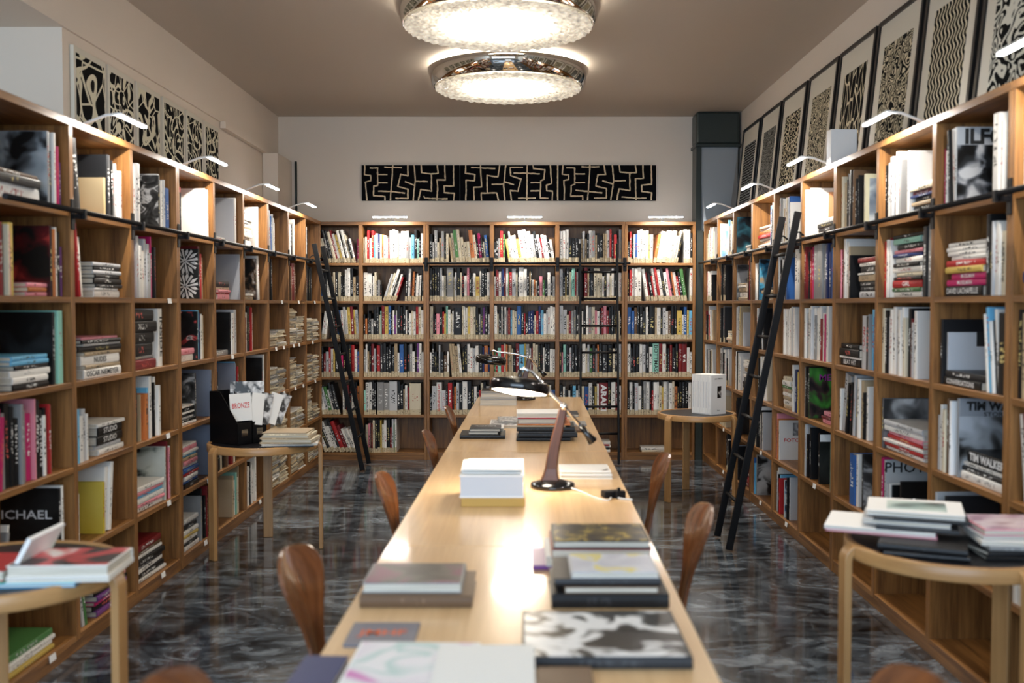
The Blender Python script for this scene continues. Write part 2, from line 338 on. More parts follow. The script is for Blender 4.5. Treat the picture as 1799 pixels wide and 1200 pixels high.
def build_case(c):
    for k in range(len(c.j)-1):
        a,bb=c.j[k],c.j[k+1]; u0=c.e[a]; u1=c.e[bb]; D=c.depth
        t=bpy.data.objects.new('bookcase',None); COL.objects.link(t); t.matrix_world=c.M(u0)
        tag(t,UNITWORDS[c.name][k],'bookcase','oak bookcase units')
        w=u1-u0; g=.001
        for x0 in (g,w-.027):
            m=MB(); m.box(x0,x0+.026,0,D,0,TOP-.032); m.build('side_panel',M_OAK,t,bevel=.0015,seg=1)
        m=MB(); m.box(g,w-g,-.002,D,TOP-.032,TOP); m.build('top_panel',M_OAK,t,bevel=.0015,seg=1)
        m=MB(); m.box(.027,w-.027,D-.02,D-.008,.0,TOP-.032); m.build('back_panel',M_OAK,t)
        m=MB(); m.box(.027,w-.027,.006,.026,0,.046); m.build('plinth',M_OAK,t)
        for i in range(a+1,bb):
            x=c.e[i]-u0; m=MB(); m.box(x-.019,x+.019,0,D-.02,.046,TOP-.032); m.build('divider',M_OAK,t,bevel=.0015,seg=1)
        for i in range(a,bb):
            x0=c.e[i]-u0+(.027 if i==a else .019); x1=c.e[i+1]-u0-(.027 if i+1==bb else .019)
            for z in ROWZ:
                m=MB(); m.box(x0,x1,.001,D-.02,z-.025,z); m.build('shelf',M_OAK,t,bevel=.0012,seg=1)
for c in (LEFT,RIGHT,BACK): build_case(c)
def bay_range(c,i):
    return c.e[i]+(.028 if i in c.j else .02), c.e[i+1]-(.028 if i+1 in c.j else .02)

# ------------------------------------------------------------------ books
PAL={'w':('white',(.80,.78,.74)),'W':('bright white',(.86,.86,.85)),'c':('cream',(.64,.57,.43)),'k':('black',(.006,.006,.007)),'K':('charcoal',(.022,.023,.026)),
'g':('grey',(.27,.27,.27)),'s':('silver grey',(.50,.51,.53)),'r':('red',(.42,.022,.025)),'R':('dark red',(.19,.015,.018)),'o':('orange',(.52,.17,.05)),'y':('yellow',(.60,.43,.10)),
'n':('green',(.07,.20,.06)),'t':('mint green',(.28,.58,.48)),'b':('blue',(.03,.11,.34)),'B':('navy',(.015,.03,.12)),'l':('light blue',(.15,.45,.70)),'p':('pink',(.72,.27,.33)),
'm':('magenta',(.50,.015,.13)),'v':('purple',(.16,.05,.22)),'h':('brown',(.13,.075,.04)),'x':('tan',(.42,.32,.20))}
DARK='kKrRbBmvhng'
def book_faces(mb,pg,t,h,d,col,ink,seed,stk,M=None,bt=.0022,rnd=True):
    """hardback: rounded spine at y=0, two boards, page block inset. x thickness, y depth, z height"""
    V=lambda p: tuple(M@Vector(p)) if M else p
    b=len(mb.v); k=dict(col=col,ink=ink,mk=(seed,stk,h))
    sp=[(0,.004),(t*.12,.0012),(t*.5,0),(t*.88,.0012),(t,.004)] if rnd and t>.012 else [(0,.0005),(t*.5,0),(t,.0005)]
    n=len(sp)
    for z in (0,h):
        for (x,y) in sp: mb.v.append(V((x,y,z)))
    for i in range(n-1):
        u0,u1=sp[i][0]/t,sp[i+1][0]/t
        mb.face((b+i,b+i+1,b+n+i+1,b+n+i),[(u0,0),(u1,0),(u1,h),(u0,h)],sm=False,**k)
    # boards (outer + inner faces) and closing strips
    q=len(mb.v); ys=sp[0][1]
    for (x,y) in ((0,d),(bt,d),(bt,ys+bt*1.5),(t-bt,ys+bt*1.5),(t-bt,d),(t,d)):
        mb.v.append(V((x,y,0))); mb.v.append(V((x,y,h)))
    U=[(-1,-1)]*4
    mb.face((q,b,b+n,q+1),U,**k); mb.face((b+n-1,q+10,q+11,b+2*n-1),U,**k)
    mb.face((q+2,q,q+1,q+3),U,**k); mb.face((q+10,q+8,q+9,q+11),U,**k)
    mb.face((q+4,q+2,q+3,q+5),U,**k); mb.face((q+8,q+6,q+7,q+9),U,**k); mb.face((q+6,q+4,q+5,q+7),U,**k)
    for z,o,fl in ((0,0,1),(1,n,0)):
        a=[b+o+i for i in range(n)]
        loopA=[a[0]]+a[1:-1]+[a[-1]]+[q+6+z,q+4+z]
        f=tuple(loopA); mb.face(f if not fl else tuple(reversed(f)),[(-1,-1)]*len(f),**k)
        for f in ((q+z,q+2+z,q+4+z,a[0]),(q+6+z,q+8+z,q+10+z,a[-1])):
            mb.face(f if fl else tuple(reversed(f)),U,**k)
    # page block
    e=.0035 if h>.12 else .002
    x0,x1,y0,y1,z0,z1=bt,t-bt,ys+bt*1.5,d-e,e,h-e
    if pg is mb:
        mb.box(x0,x1,y0,y1,z0,z1,M=M,col=(.60,.55,.46),ink=(.4,.4,.4),mk=(0,0,h)); 
        for i in range(-24,0): mb.uv[i]=(-1,-1)
    elif pg is not None: pg.box(x0,x1,y0,y1,z0,z1,M=M)
BOOKS=[]   # records
def inkfor(cl):
    if cl in DARK: return R.choice([(.8,.8,.78)]*4+[(.6,.5,.2),(.6,.1,.08),(.5,.5,.5)])
    return R.choice([(.02,.02,.02)]*4+[(.4,.05,.05),(.3,.3,.3)])
CASEDATA={}
RND='k'*46+'w'*20+'c'*16+'s'*5+'g'*5+'K'*6+'r'*5+'x'*5+'R'*3+'B'*3+'b'*2+'t'*2+'o'*2+'y'*2+'l'*1+'p'*1+'h'*4
FACES=[]
def do_cubby(c,bay,row,spec,stk=0.):
    spec=re.sub(r'\?(\d+)',lambda m:' '.join(R.choice(RND)+str(R.choice('223344'))+str(R.choice('66777788')) for _ in range(int(m.group(1)))),spec)
    toks=spec.split(); a,bb=bay_range(c,bay); Wd=bb-a; z0=ROWZ[row]; cur=.002; ang=0; nb=0; npile=0
    # segments for fitting
    items=[]; seg=[]; segs=[]; start=cur
    def flush(end,natural=False):
        nonlocal seg,start
        if not seg: return start
        # cursor solve with scale on thickness
        def run(sc):
            x=start; out=[]; pa=None; ph=0
            for it in seg:
                if it[0]=='gap': x+=it[1]; pa=0 if pa is None else pa; continue
                _,cl,t,h,an,tx=it; t=t*sc
                A=rad(an)
                if pa is None: pa_=0 if an>=0 else 0
                p=0 if pa is None else pa
                if A<p: x+=h*(math.tan(p)-math.tan(A))*(1 if p>0 or pa is None or True else 1)
                out.append((x,it,t,A)); x+=t/math.cos(A)+.0006; pa=A; ph=h
            if pa and pa>0: x+=ph*math.tan(pa)
            return out,x
        o1,x1=run(1.0); tt=sum(i[2] for i in seg if i[0]=='b'); avail=end-start; used=x1-start
        over=used-avail; sc=1.0
        trailing=seg[-1][0]=='gap'
        if over>0: sc=max(.25,(tt-over*1.02)/tt)
        elif not trailing and tt>.0 and not natural: sc=min(1.5,(tt-over)/tt)
        o1,x1=run(sc)
        for r in o1:
            if r[0]+r[2]<end+.004: segs.append(r)
        seg=[]
        return x1
    pend=[]
    for tk in toks:
        m=re.match(r'^([A-Za-z])(\d)?(\d)?(?:"(.*)")?$',tk)
        if tk[0]=='@': pend.append(('@',float(tk[1:])/100))
        elif tk[0]=='_': pend.append(('gap',float(tk[1:])/100))
        elif re.match(r'^A-?\d+$',tk): ang=float(tk[1:]); pend.append(('ang',ang))
        elif tk[0] in 'SM' and ':' in tk: pend.append(('stack',tk))
        elif tk[0]=='F' and ':' in tk: pend.append(('face',tk))
        elif m and m.group(1) in PAL:
            t=int(m.group(2) or R.choice('234'))*.0072; h=int(m.group(3) or R.choice('678'))*.0375+.012
            t*=R.uniform(.85,1.15); h=min(.322,h*R.uniform(.97,1.03)+R.uniform(-.008,.008))
            pend.append(('b',m.group(1),t,h,0,(m.group(4) or '').replace('_',' ')))
        else: raise ValueError('bad token '+tk)
    ang=0; i=0
    while i<len(pend)-1:
        if c is RIGHT and pend[i][0]=='stack' and pend[i+1][0]=='face': pend[i],pend[i+1]=pend[i+1],pend[i]
        elif c is LEFT and pend[i][0]=='face' and pend[i+1][0]=='stack': pend[i],pend[i+1]=pend[i+1],pend[i]
        i+=1
    for i,p in enumerate(pend):
        if p[0]=='ang': ang=p[1]
        elif p[0]=='b': seg.append(p[:4]+(ang,p[5]))
        elif p[0]=='gap': seg.append(p)
        elif p[0]=='@': flush(p[1] if p[1]>start else Wd); start=p[1]
        elif p[0] in('stack','face'):
            if seg: start=flush(Wd,True)
            if p[0]=='stack':
                m=re.match(r'([SM])(\d+):(.*)',p[1]); wid=min(int(m.group(2))/100,Wd-start-.008); npile+=1
                zz=0; k=0
                if m.group(1)=='S':
                    fr=R.uniform(.012,.03)
                    for cl,th,tx in re.findall(r'([A-Za-z])(\d)(?:"([^"]*)")?',m.group(3)):
                        t=int(th)*.0078+.002; w=wid*R.uniform(.88,1.0); dd=R.uniform(.19,.25); k+=1
                        if zz+t>.333: break
                        jx=R.uniform(0,wid-w); yaw=R.uniform(-2.2,2.2)
                        BOOKS.append(dict(c=c,bay=bay,row=row,kind='flat',n=k,pile=npile,cl=cl,t=t,h=w,d=dd,tx=tx.replace('_',' '),stk=0,
                            M=c.M(a+start+jx,fr+R.uniform(0,.02),z0+zz+.0004)@Matrix.Translation((w/2,dd/2,0))@Matrix.Rotation(rad(yaw),4,'Z')@Matrix.Translation((w/2,-dd/2,0))@Matrix.Rotation(-PI/2,4,'Y')))
                        zz+=t+.0006
                else:
                    Ht=int(m.group(3))/100
                    while zz<Ht:
                        t=R.uniform(.006,.013); w=wid*R.uniform(.86,.97); k+=1; dd=R.uniform(.2,.25)
                        BOOKS.append(dict(c=c,bay=bay,row=row,kind='mag',n=k,pile=npile,cl=R.choice('ccccwxxcg'),t=t,h=w,d=dd,tx='',stk=0,
                            M=c.M(a+start+R.uniform(0,wid-w),R.uniform(.004,.03),z0+zz+.0004)@Matrix.Translation((w/2,dd/2,0))@Matrix.Rotation(rad(R.uniform(-4,4)),4,'Z')@Matrix.Translation((w/2,-dd/2,0))@Matrix.Rotation(-PI/2,4,'Y')))
                        zz+=t+.0007
                start+=wid
            else:
                m=re.match(r'F(\d+)x(\d+):(\w+)',p[1]); w=int(m.group(1))/100; h=min(.318,int(m.group(2))/100)
                t=.022
                if c is LEFT:
                    nx=[q for q in pend[i+1:] if q[0]=='@']; after=[q for q in pend[i+1:] if q[0]=='b']
                    pos=(nx[0][1] if nx and pend[i+1][0]=='@' else Wd if not after else start+t)-t-.001
                else: pos=start
                pos=min(pos,Wd-t-.001); FACES.append((c,bay,row,a+pos,w,h,z0,m.group(3),t)); start=pos+t+.001
    flush(Wd)
    for (x,it,t,A) in segs:
        _,cl,_t,h,an,tx=it; nb+=1
        if x+t*math.cos(A)>Wd+.003: continue
        lift=t*math.sin(A) if A>0 else 0
        dd=min(c.depth-.05,h*R.uniform(.72,.86)); fr=R.uniform(.012,.034)
        BOOKS.append(dict(c=c,bay=bay,row=row,kind='up',n=nb,pile=0,cl=cl,t=t,h=h,d=dd,tx=tx,stk=stk,an=an,M=c.M(a+x,fr,z0+.0004+lift)@Matrix.Rotation(A,4,'Y')))
L_SPEC=[ # nearest bay first, top row first
["@2 S40:W8K4h2 F44x31:couple @48 k26 w28 r27 m27 v25","w47 w37 R27 k27 c17 p16 y37 @30 S17:p2o2p2 F18x29:redfig @49 o27 w27 k37 v25","k27 w38 @14 S31:k3w3w3k2l2l2 F33x30:darkframe @50 w27 t48","A5 m28 m37 A0 g27 k38 k28 k37 g28 k27 g27 m47 p18 k38 k37\"PORTRAITS\" w26 k27 r27 w27","@4 A12 g25 w16 A0 @50 F46x29:michael @53 w28","@6 S42:y2w2w2n3"],
["A-7 w26 k68 A0 @20 F15x19:buff @38 K38 k27 k37 g27 h26 s27 w26 o36","w26 s27 A-7 r28 w37 A0 @26 S31:w4W1K2k3k2s2k2s2","k28 @9 S43:w5\"OSCAR_NIEMEYER\"x2w5\"NUDES\"x2k3g1k2p1","w26 w27 l26 w35 s36 w25 @27 S31:w3s2k5\"STUDIO\"k5\"STUDIO\"w2","p27 w26 @7 F22x24:yellow @32 A7 w48 w38 p27 A0","w26 A-12 s26 n26 A0 @20 S36:v3k3m2v3k2p2B3"],
["w37 w37 s48 W38 @20 F20x29:swirl @42 w28 w27 s27 _1 b56","w26 r57 s38 w37 w36 w36 s38 s37 s36 m28 k27","@1 S34:R6g2k8k7k7k7 @38 w68\"INSIDE\" s27","k38 k38 k37 x16 _1 o36 o46 l27 w38 h37 k27 w38 w37","@2 S40:w3p2w3l2p2w3 F38x29:palefig @46 R28 p27 w27","@2 S44:w2k3w3K2k3w2h2R4"],
["r27 c26 n27 k26 R27 @18 F34x31:whiteart @53 w38 W28","c27 c25 F34x30:starburst @40 R48 r37 x26","@1 S32:w5p4 F24x29:candy @36 l58 B27 w37 c27","@2 S28:w2k2w1k2w1k3w1 F25x29:tree @31 F27x29:slate","b28 @6 S28:k3b2w3r2b3w2p3x2l2w2p3w1 @34 F25x31:slate","y27 k26 @8 S26:w3k2w3y2w3k3g2w3 @36 g27 k28 s26 k37 R28"],
["@2 S30:c2r1w1 F46x31:palegrey @49 w38 w37","w27 w26 r27 R28 @15 S28:p4r1p2x2k5 F40x31:palegrey","@2 S34:g4 @3 F32x28:night @38 W37 w27 @46 s68","l27 c27 s26 k37 w26 @22 F26x30:slate @49 l28 r27 w27","_4 k37 k38 c36 x37 A0 ?8","@3 F30x25:cardcream @40 ?5"],
["@1 S30:w3w4x2w3w4x1w3w2w3c2w3 @34 w37 k27 w38","o27 w27 k26 @10 F26x30:darkfig S22:x3w2 @38 s27 A-5 W58 A0","s27 k27 w28 R26 w27 k38 k38 k38\"HARU\" r38 B27 w27","@12 F38x30:night @52 w38","_10 ?10","R37 k36 w36 w37 k28 s27 w37 n37 w26 w38 w38"],
["s28 s28 c38 s38 c37 b27 s28 w27 k27 w26 c27","c38 c38 x38 c38 w38 k28 k27 x37 c38 _2","@2 M27:12 @31 M27:13","@2 M28:20 @31 M24:18","@2 M28:17 @31 M27:14","@1 M29:28 @31 M27:26"],
["w38 W38 W48 W47 k37 n26 k27 w38 w38 c37","h38 h38 x38 h37 x37 R58 R48 h38 h37 h38","@2 M27:30 @30 M28:22","@2 M27:24 @31 M27:17","@2 M26:16 @30 M28:15","@2 M27:26 @30 M28:25"],
["c38 s38 c38 k28 w38 W37 k27 w38 _10","w37 s37 k38 k38 K38 k38 k37 k38 K38 k37","@2 M27:20 @30 M28:19","@2 M27:24 @31 M27:22","@2 M26:30 @30 M28:12","@2 M27:18 @30 M28:14"]]
R_SPEC=[ # farthest bay first, top row first
["x26 c26 c27 t27 w28 r28 w38 w38 w28 w38 c37 w37","r37 k37 r27 w37 w37 w37 c37 w37 k36","R37 k36 w38 w37 b27 r26 w37 w36 x37","w38 g37 k37 w37 s37 k27 w37 w27 x37 w37 k27 w37","",""],
["w38 c38 F22x25:skyblue @32 l18 w37 k38 x28 w37 c38","k38 k38 k38 g28 k38 w26 k37 g28 k38","w37 w27 k38 g38 K38 @30 S28:c3c3c2w2c2","w28 k37 x28 w37 g28 w38 k27 w37 w38 s37 k26 w38","w37 w38 w38 w37 x38 w38 s37 w37 c37","_30 k38 K38 w27 k37"],
["F46x32:tealphoto @34 S26:x2w3w2 ","@2 S30:x3w5x4w2x2 F34x29:greyfig @38 o38 k37 R28 w27 k38","w28 s38 s38 g37 c27 y18 w28 x28 k36 w26 s27","w38 w27 k28 w28 w37 @24 S34:x4k3k3K4w3s2x4w4w3","k27 @6 F44x30:apartbook","_6 w27 B27 s27 k17 @26 S28:R4r4R5"],
["_3 @4 S36:w3w2x3w2r3o3w2c2 @43 b58 k27 w38","w27 w37 k17 @12 F40x30:bluephoto S36:x3k2x3k2","_6 w28 B37 w37 k38 A-8 s26 k37 k37 A0","_12 k38 k28 g27 w28 w38 k27 w38 w38 c28","x37 c37 w37 k38 k37 k38 w28 k37 s37","b27 w26 l16 @9 F42x30:riders"],
["w27 x28 c28 g38 w38 x26 s38 c38 p38 s28 b28 w27","w28 s28 g28 k27 g27 k27 s37 k37 w37 b37 @42 w68 w38","_18 w38 w38 k27 o27 w38 w38 s38 w38 w37","_14 @16 S20:x3w4x3w3x3n2w4c3 @38 w38 k27 B37 k27 y27 s27","p38 o27 @7 F34x27:fotografia","w27 s27 w28 k27 l27 r26 @22 F26x25:bluewhite _4 k27 s27"],
["W38 w37 @9 F46x31:orangecard @22 S38:w3k3k3w3","R38 R28 k27 r38 m38 @19 g88 g98 g78 @42 B48 k38 B37 b27 K38","k17 w38 g27 w38 w38 s38 w38 g27 w38 w38 s28 R26 w37 m27 w38 w38","w28 k38 k27 @10 F46x31:stylebook @32 S28:p3R2p3","c28 k28 s28 g28 k37 s28 r27 k28 @32 F22x30:blackwhite @55 t27 k37",""],
["c27 c28 x27 k27 k28 s28 k27 w27 k38 h28 k27 k17 @38 F22x27:ivoryframe","p27 R27 k27 w38 w38 x27 k26 @28 S26:s4K3K3x4w1k4w2R3 @56 k38 w26","@1 S34:k5\"BEAT_HIT\"w1k5k3 @37 s67 k37 g17 l38 b37","w26 A10 s58 g58 k37 A4 k37 s38 g38 A0 w38 x38 k26 w37","_22 b77 w37 @40 F20x29:veil",""],
["k27 k26 w27 w36 s38 k17 w38 c28 g27 @30 S30:g3k2x2k2B1R2c2w2 F32x30:whiteart","r27 w37 R27 w17 @11 S36:w3n2r4\"GIRL\"k2c2w3k2w3B2p2k3t3k2 @50 K38 g38 R28 r27","c38 k38\"PHOTOGRAPHIC\" s27 w38 w38 s38 w37 w38 w28 c27 k38 R27 s26 w38 w38","@2 S46:w2r2w2r2p2w3s3 F44x24:portrait","m38 @6 F50x31:photomag @9 s25 r25 w25 k25 _1 @26 F32x24:imagebook",""],
["m26 k27 w26 A-5 k28 w38 A0 @13 F34x32:ilford @46 x17 w48 w27 K38 k48","@4 S37:k5\"DAVID_LACHAPELLE\"m3\"MUSELMAN\"m3\"MUSELMAN\"y3r3w2w2w2w2 @42 k38 k27 s27 w27 w37 c36\"LARTIGUE\" y26 w27 b26","@2 S38:k4\"CONVERSATIONS\"K3 F36x27:greycard @42 A-7 w38 l38 w37 K17 w38 A0 @54 k68","s26 w27 w26 c27 h28 h27 W28 @19 S44:w4K2w2k6\"TIM_WALKER\" F42x32:storybook","s27 @8 F48x17:bluebook K27",""],
["w48 w58 s38 w37 w38 ?9","@3 S46:b5B5K4k3 @52 ?3","k38 x38 t27 ?12","A-8 w38 R58 R48 R38 A0 ?7","w38 w38 ?10",""]]
B_SPEC=[ # leftmost bay first
["?8 A-14 c36 c36 k38 k38 c38 R28 w37 y37 w38 k27 w38 c27 k26 w26 A0 _1 m26","?7 k27 k27 w26 w26 x26 c37 k37 c37 k26 k26 w38 w38 k38 x36 k36","?7 w26 k26 A8 w37 w36 A-3 w37 k27 k38 b37 w37 s38 w27 y38 R38 y27 s37 A0","?7 s37 k37 R26 s36 r27 w37 y27 k38 k38 m25 k27 k38 K38 r38 w37 b26","?6 A-14 w26 w37 s37 n37 w26 K38 K38 A0 _2 w27 k27 R37 k27 w37 k38 o37","?4 A-22 w37 K37 w38 w37 K28 r38 R37 w26 w26 w26 w26 A0"],
["c26 c26 r38 w26 r38 l27 w37 B27 w27 o27 w37 s26 r26 w38 w38 W38 y17 s37 W68 g48 w26 l37 k38 t26 k26 w37","w57 w57 k17 w26 c37 K25 g35 k24 _1 A18 s37 c37 w48 k26 w37 r26 A3 k38 w48 k27 o37 k27 w27 w26 w36 A0 k28","k26 o25 k27 k26 g35 k37 K38 c26 t17 R38 y48 b38 k27 w27 v26 w17 k38 k38 k38 w27 k27 w36 c27 w37 r38 c38 w37","g27 w28 x26 k28 R38 s27 k17 r48 K38 K38 k37 k38 k37 x38 w26 b48 k38 k38 g38 w36 k27 v28 w38 w26","t26 w38\"PETER_LINDBERGH\" w38 k28 k28 _1 g68 g58 s78 k38 k37 x26 w27 R27 @44 c98","k27 c37 p37 k17 R27 c38 k38 k38 y28 w37 w38 k58 R26 s38 n17 w38 _14"],
["k37 g25 g38 c25 x26 g38 K26 c37 A-6 x26 c37 n38 c38 c36 c35 c35 o48 c37 k26 m37 k26 c25 b37 A0","k38 k38 k38 k38 s38 w26 c26 k17 g88 c26 s27 k48 c27 k37 w36 p38 k27 k27 w37 y46 w27 k48 k38 w37","c48 k26 k26 p36 k38 r27 y26 t28 w37 c26 w27 k88 c28 w28 w38 y38 c38 c38 k38 w26 K38 v28 k38 w26","w26 k28 k36 k25 s28 k36 h45 w26 A-5 x38 x38 x38 w38 A0 k27 k38 w38 w37 s37 w38 K48 B27 o48 B27","k25 s57 w68\"art_photography\" s46 K27 r58 k28 o27 s38 k38 w58 k48 k37 w37 k27 r26 c38 k38 g47",""],
["K25 k26 g26 r38 n27 A-9 y26 g26 w28 w37 w27 y36 w48 W48 w48 g37 k38 w37 R26 w37 w37 k26 w36 A0","w26 R38 w37 B38 R28 w38 n17 r37 s48 c27 K18 w58 w38 k37 x27 k18 w25 o25 c25 k25 p36 n25 k35 w37 k26 g36","w48 c26 k37 w28 k27 w38 g27 R38 l27 c37 c37 b58 k38 r26 k36 B37 B37 B27 c26 r37 B38 l37 w36 s27 w38 w38 w38","n26 r26 t47 r38 c28 o28 k17 x38 c27 k37 R48 l58 y28 g48 s27 R27 c38 c38 k38 k38 w27 k38 k38 w37 w37","?22",""],
["w38 w38 w38 k36 k36 k36 g26 x26 s28 x26 k27 w38 g38 x27 k37 k37 x27 x27 w38 r28 k27 r37 k26 g38","s38 k37 y16 k38 c37 t38 R27 w27 k38 _3 R48 x27 k17 k48 c38 c38 c37 w26 k37 w37 c26 w38 k38 k27 w37","s48 s57 c26 R37 g37 g37 k38 w26 k26 w27 k37 w38 g48 c48 p37 w37 k27 R38 p48 R37 k38 k38 k37 y27 c37 k26","k27 p26 t38 k38 s27 k38 k48 k47 w38 c27 s28 n37 K38 g27 o28 k38 K68 k58 c27 k38 s38","k37 w27 k36 w26 k27 l37 w26 g37 c37 b47 w38 k27 y27 w28 R88\"ARAKI\" k38 w48 R28 w37","_28 S22:w3k2w2r1w3"],
["k25 r28 k26 w27 b27 w38 w38 w38 w38 y27 w37 A11 o37 w68 w68 c48 g37 c28 k26 A0 w38 w48 k37","k27 r38 w38 w48 w48 A-9 w38 R27 k37 r26 w38 r38 w48 K38 w37 p38 k27 o27 w37 r26 k37 n48 A0 _2 w38 ","b48 b37 h38 k38 k38 K37 w28 k17 k68 x28 w48 k27 s38 w37 h37 k38 k38 y57 w26 b38 y27 l37","w38 k27 k38 k38 w38 s38 k38 w37 t78\"BOTTMASS\" R38 w38 k27 k27 R28 k37 k38 R38 R58 w37 w26","k26 w38 k27 s48 w37 k26 g38 w38 k28 r26 w48 w28 c37 y27 w38 g28 w38 c28 o37 k27 k38 K38 k38 w38","@14 S26:c2w3"]]
for i,bay in enumerate(L_SPEC):
    for r,sp in enumerate(bay):
        if sp: do_cubby(LEFT,i,r,sp)
for i,bay in enumerate(R_SPEC):
    for r,sp in enumerate(bay):
        if sp: do_cubby(RIGHT,i,r,sp,stk=1. if i<2 else 0.)
for i,bay in enumerate(B_SPEC):
    for r,sp in enumerate(bay):
        if sp: do_cubby(BACK,i,r,sp,stk=1.)

pitch=math.atan(65/1749)
def project(P):
    x,y,z=P[0],P[1],P[2]-1.495; f=y*math.cos(pitch)-z*math.sin(pitch); up=y*math.sin(pitch)+z*math.cos(pitch)
    if f<.1: return None
    return (918+1749*x/f, 600-1749*up/f)
def shown_area(b):
    M=b['M']; q=[project(M@Vector((x,0,z))) for x in (0,b['t']) for z in (0,b['h'])]
    q+=[project(M@Vector((x,b['d']*.0,z))) for x in (0,b['t']) for z in (0,b['h'])]
    if any(p is None for p in q): return 0
    xs=[min(1799,max(0,p[0])) for p in q]; ys=[min(1200,max(0,p[1])) for p in q]
    if max(xs)-min(xs)<.5: return 0
    a,b_,c_=q[0],q[1],q[2]
    ar=abs((c_[0]-a[0])*(b_[1]-a[1])-(c_[1]-a[1])*(b_[0]-a[0]))
    return ar*((max(xs)-min(xs))/(max(p[0] for p in q)-min(p[0] for p in q)+1e-6))
def baywords(c,bay):
    if c is LEFT: return ('nearest bay' if bay==0 else ORD[bay+1]+' nearest bay')+', left bookcase'
    if c is RIGHT:
        k=9-bay+1; return ('nearest bay' if k==1 else ORD[k]+' nearest bay')+', right bookcase'
    return ORD[bay+1]+' bay, back bookcase'
def rowwords(r): return 'top shelf' if r==0 else 'bottom shelf' if r==5 else ORD[r+1]+' shelf down'
for b in BOOKS: b['area']=shown_area(b)
N_TABLE_BOOKS=0
upr=[b for b in BOOKS if b['kind']!='mag']
upr.sort(key=lambda b:-(b['area']+(1e6 if b['tx'] else 0)))
KEEP=set(id(b) for b in upr[:236])
stuff=MB(); nmag=0
mags=sorted([b for b in BOOKS if b['kind']=='mag'],key=lambda b:-b['area']); MK=set(id(b) for b in mags[:290])
for b in BOOKS:
    cl=b['cl']; nm,base=PAL[cl]; j=R.uniform(.88,1.1); col=tuple(min(.9,x*j) for x in base); ink=inkfor(cl); seed=R.random()
    if b['tx']: ink=col
    if (b['kind']=='mag' and id(b) in MK):
        m=MB(); book_faces(m,m,b['t'],b['h'],b['d'],col,(.2,.17,.12),seed,0,bt=.0008,rnd=False)
        o=m.build('magazine',M_BOOK,attrs=True,M=b['M'])
        s='left' if b['pile']==1 else 'right'
        tag(o,f"{nm} magazine, {('lowest' if b['n']==1 else ORD[b['n']]+' up') if b['n']<=30 else 'topmost'} in {s} pile, {rowwords(b['row'])}, {baywords(b['c'],b['bay'])}",'magazine',f"old magazines, {rowwords(b['row'])}, {baywords(b['c'],b['bay'])}")
    elif id(b) in KEEP:
        m=MB(); p=MB(); book_faces(m,p,b['t'],b['h'],b['d'],col,ink,seed,b['stk'])
        o=m.build('book',M_BOOK,attrs=True,M=b['M']); p.build('page_block',M_PAGES,o)
        size='thick' if b['t']>.035 else 'thin' if b['t']<.017 else 'tall' if b['h']>.29 and b['kind']=='up' else 'short' if b['h']<.22 and b['kind']=='up' else 'mid-size'
        if b['kind']=='up': where=f"{ORD[b['n']] if b['n']<=30 else 'last'} from left"
        else: where=f"{'lowest' if b['n']==1 else ORD[b['n']]+' up'} in pile"
        tag(o,f"{size} {nm} book, {where}, {rowwords(b['row'])}, {baywords(b['c'],b['bay'])}",'book',f"books on the {rowwords(b['row'])} of the {b['c'].word}")
        if b['tx']:
            mt=M_TEXT_W if cl in DARK else (M_TEXT_R if b['tx'] in('art photography','GIRL') else M_TEXT_K)
            L_=b['h']*.86; sz=min(b['t']*.85, L_/max(3,len(b['tx']))*1.75)
            # lettering runs along the spine, top of letters toward +x for lying books, reading downwards on upright ones
            if b['kind']=='up': rot=Matrix.Rotation(PI/2,4,'X')@Matrix.Rotation(-PI/2,4,'Z')
            else: rot=Matrix.Rotation(PI/2,4,'X')@Matrix.Rotation(-PI/2,4,'Z')
            text_child(b['tx'],sz,mt,o,(b['t']/2,-.0012,b['h']*.52),rot,'title',fit=min(L_,sz*.72*len(b['tx'])))
    else:
        book_faces(stuff,stuff,b['t'],b['h'],b['d'],col,ink,seed,b['stk'],M=b['M'])
o=stuff.build('shelved_books',M_BOOK,attrs=True)
tag(o,'smaller distant rows of mixed book spines filling the far shelves','books',kind='stuff')

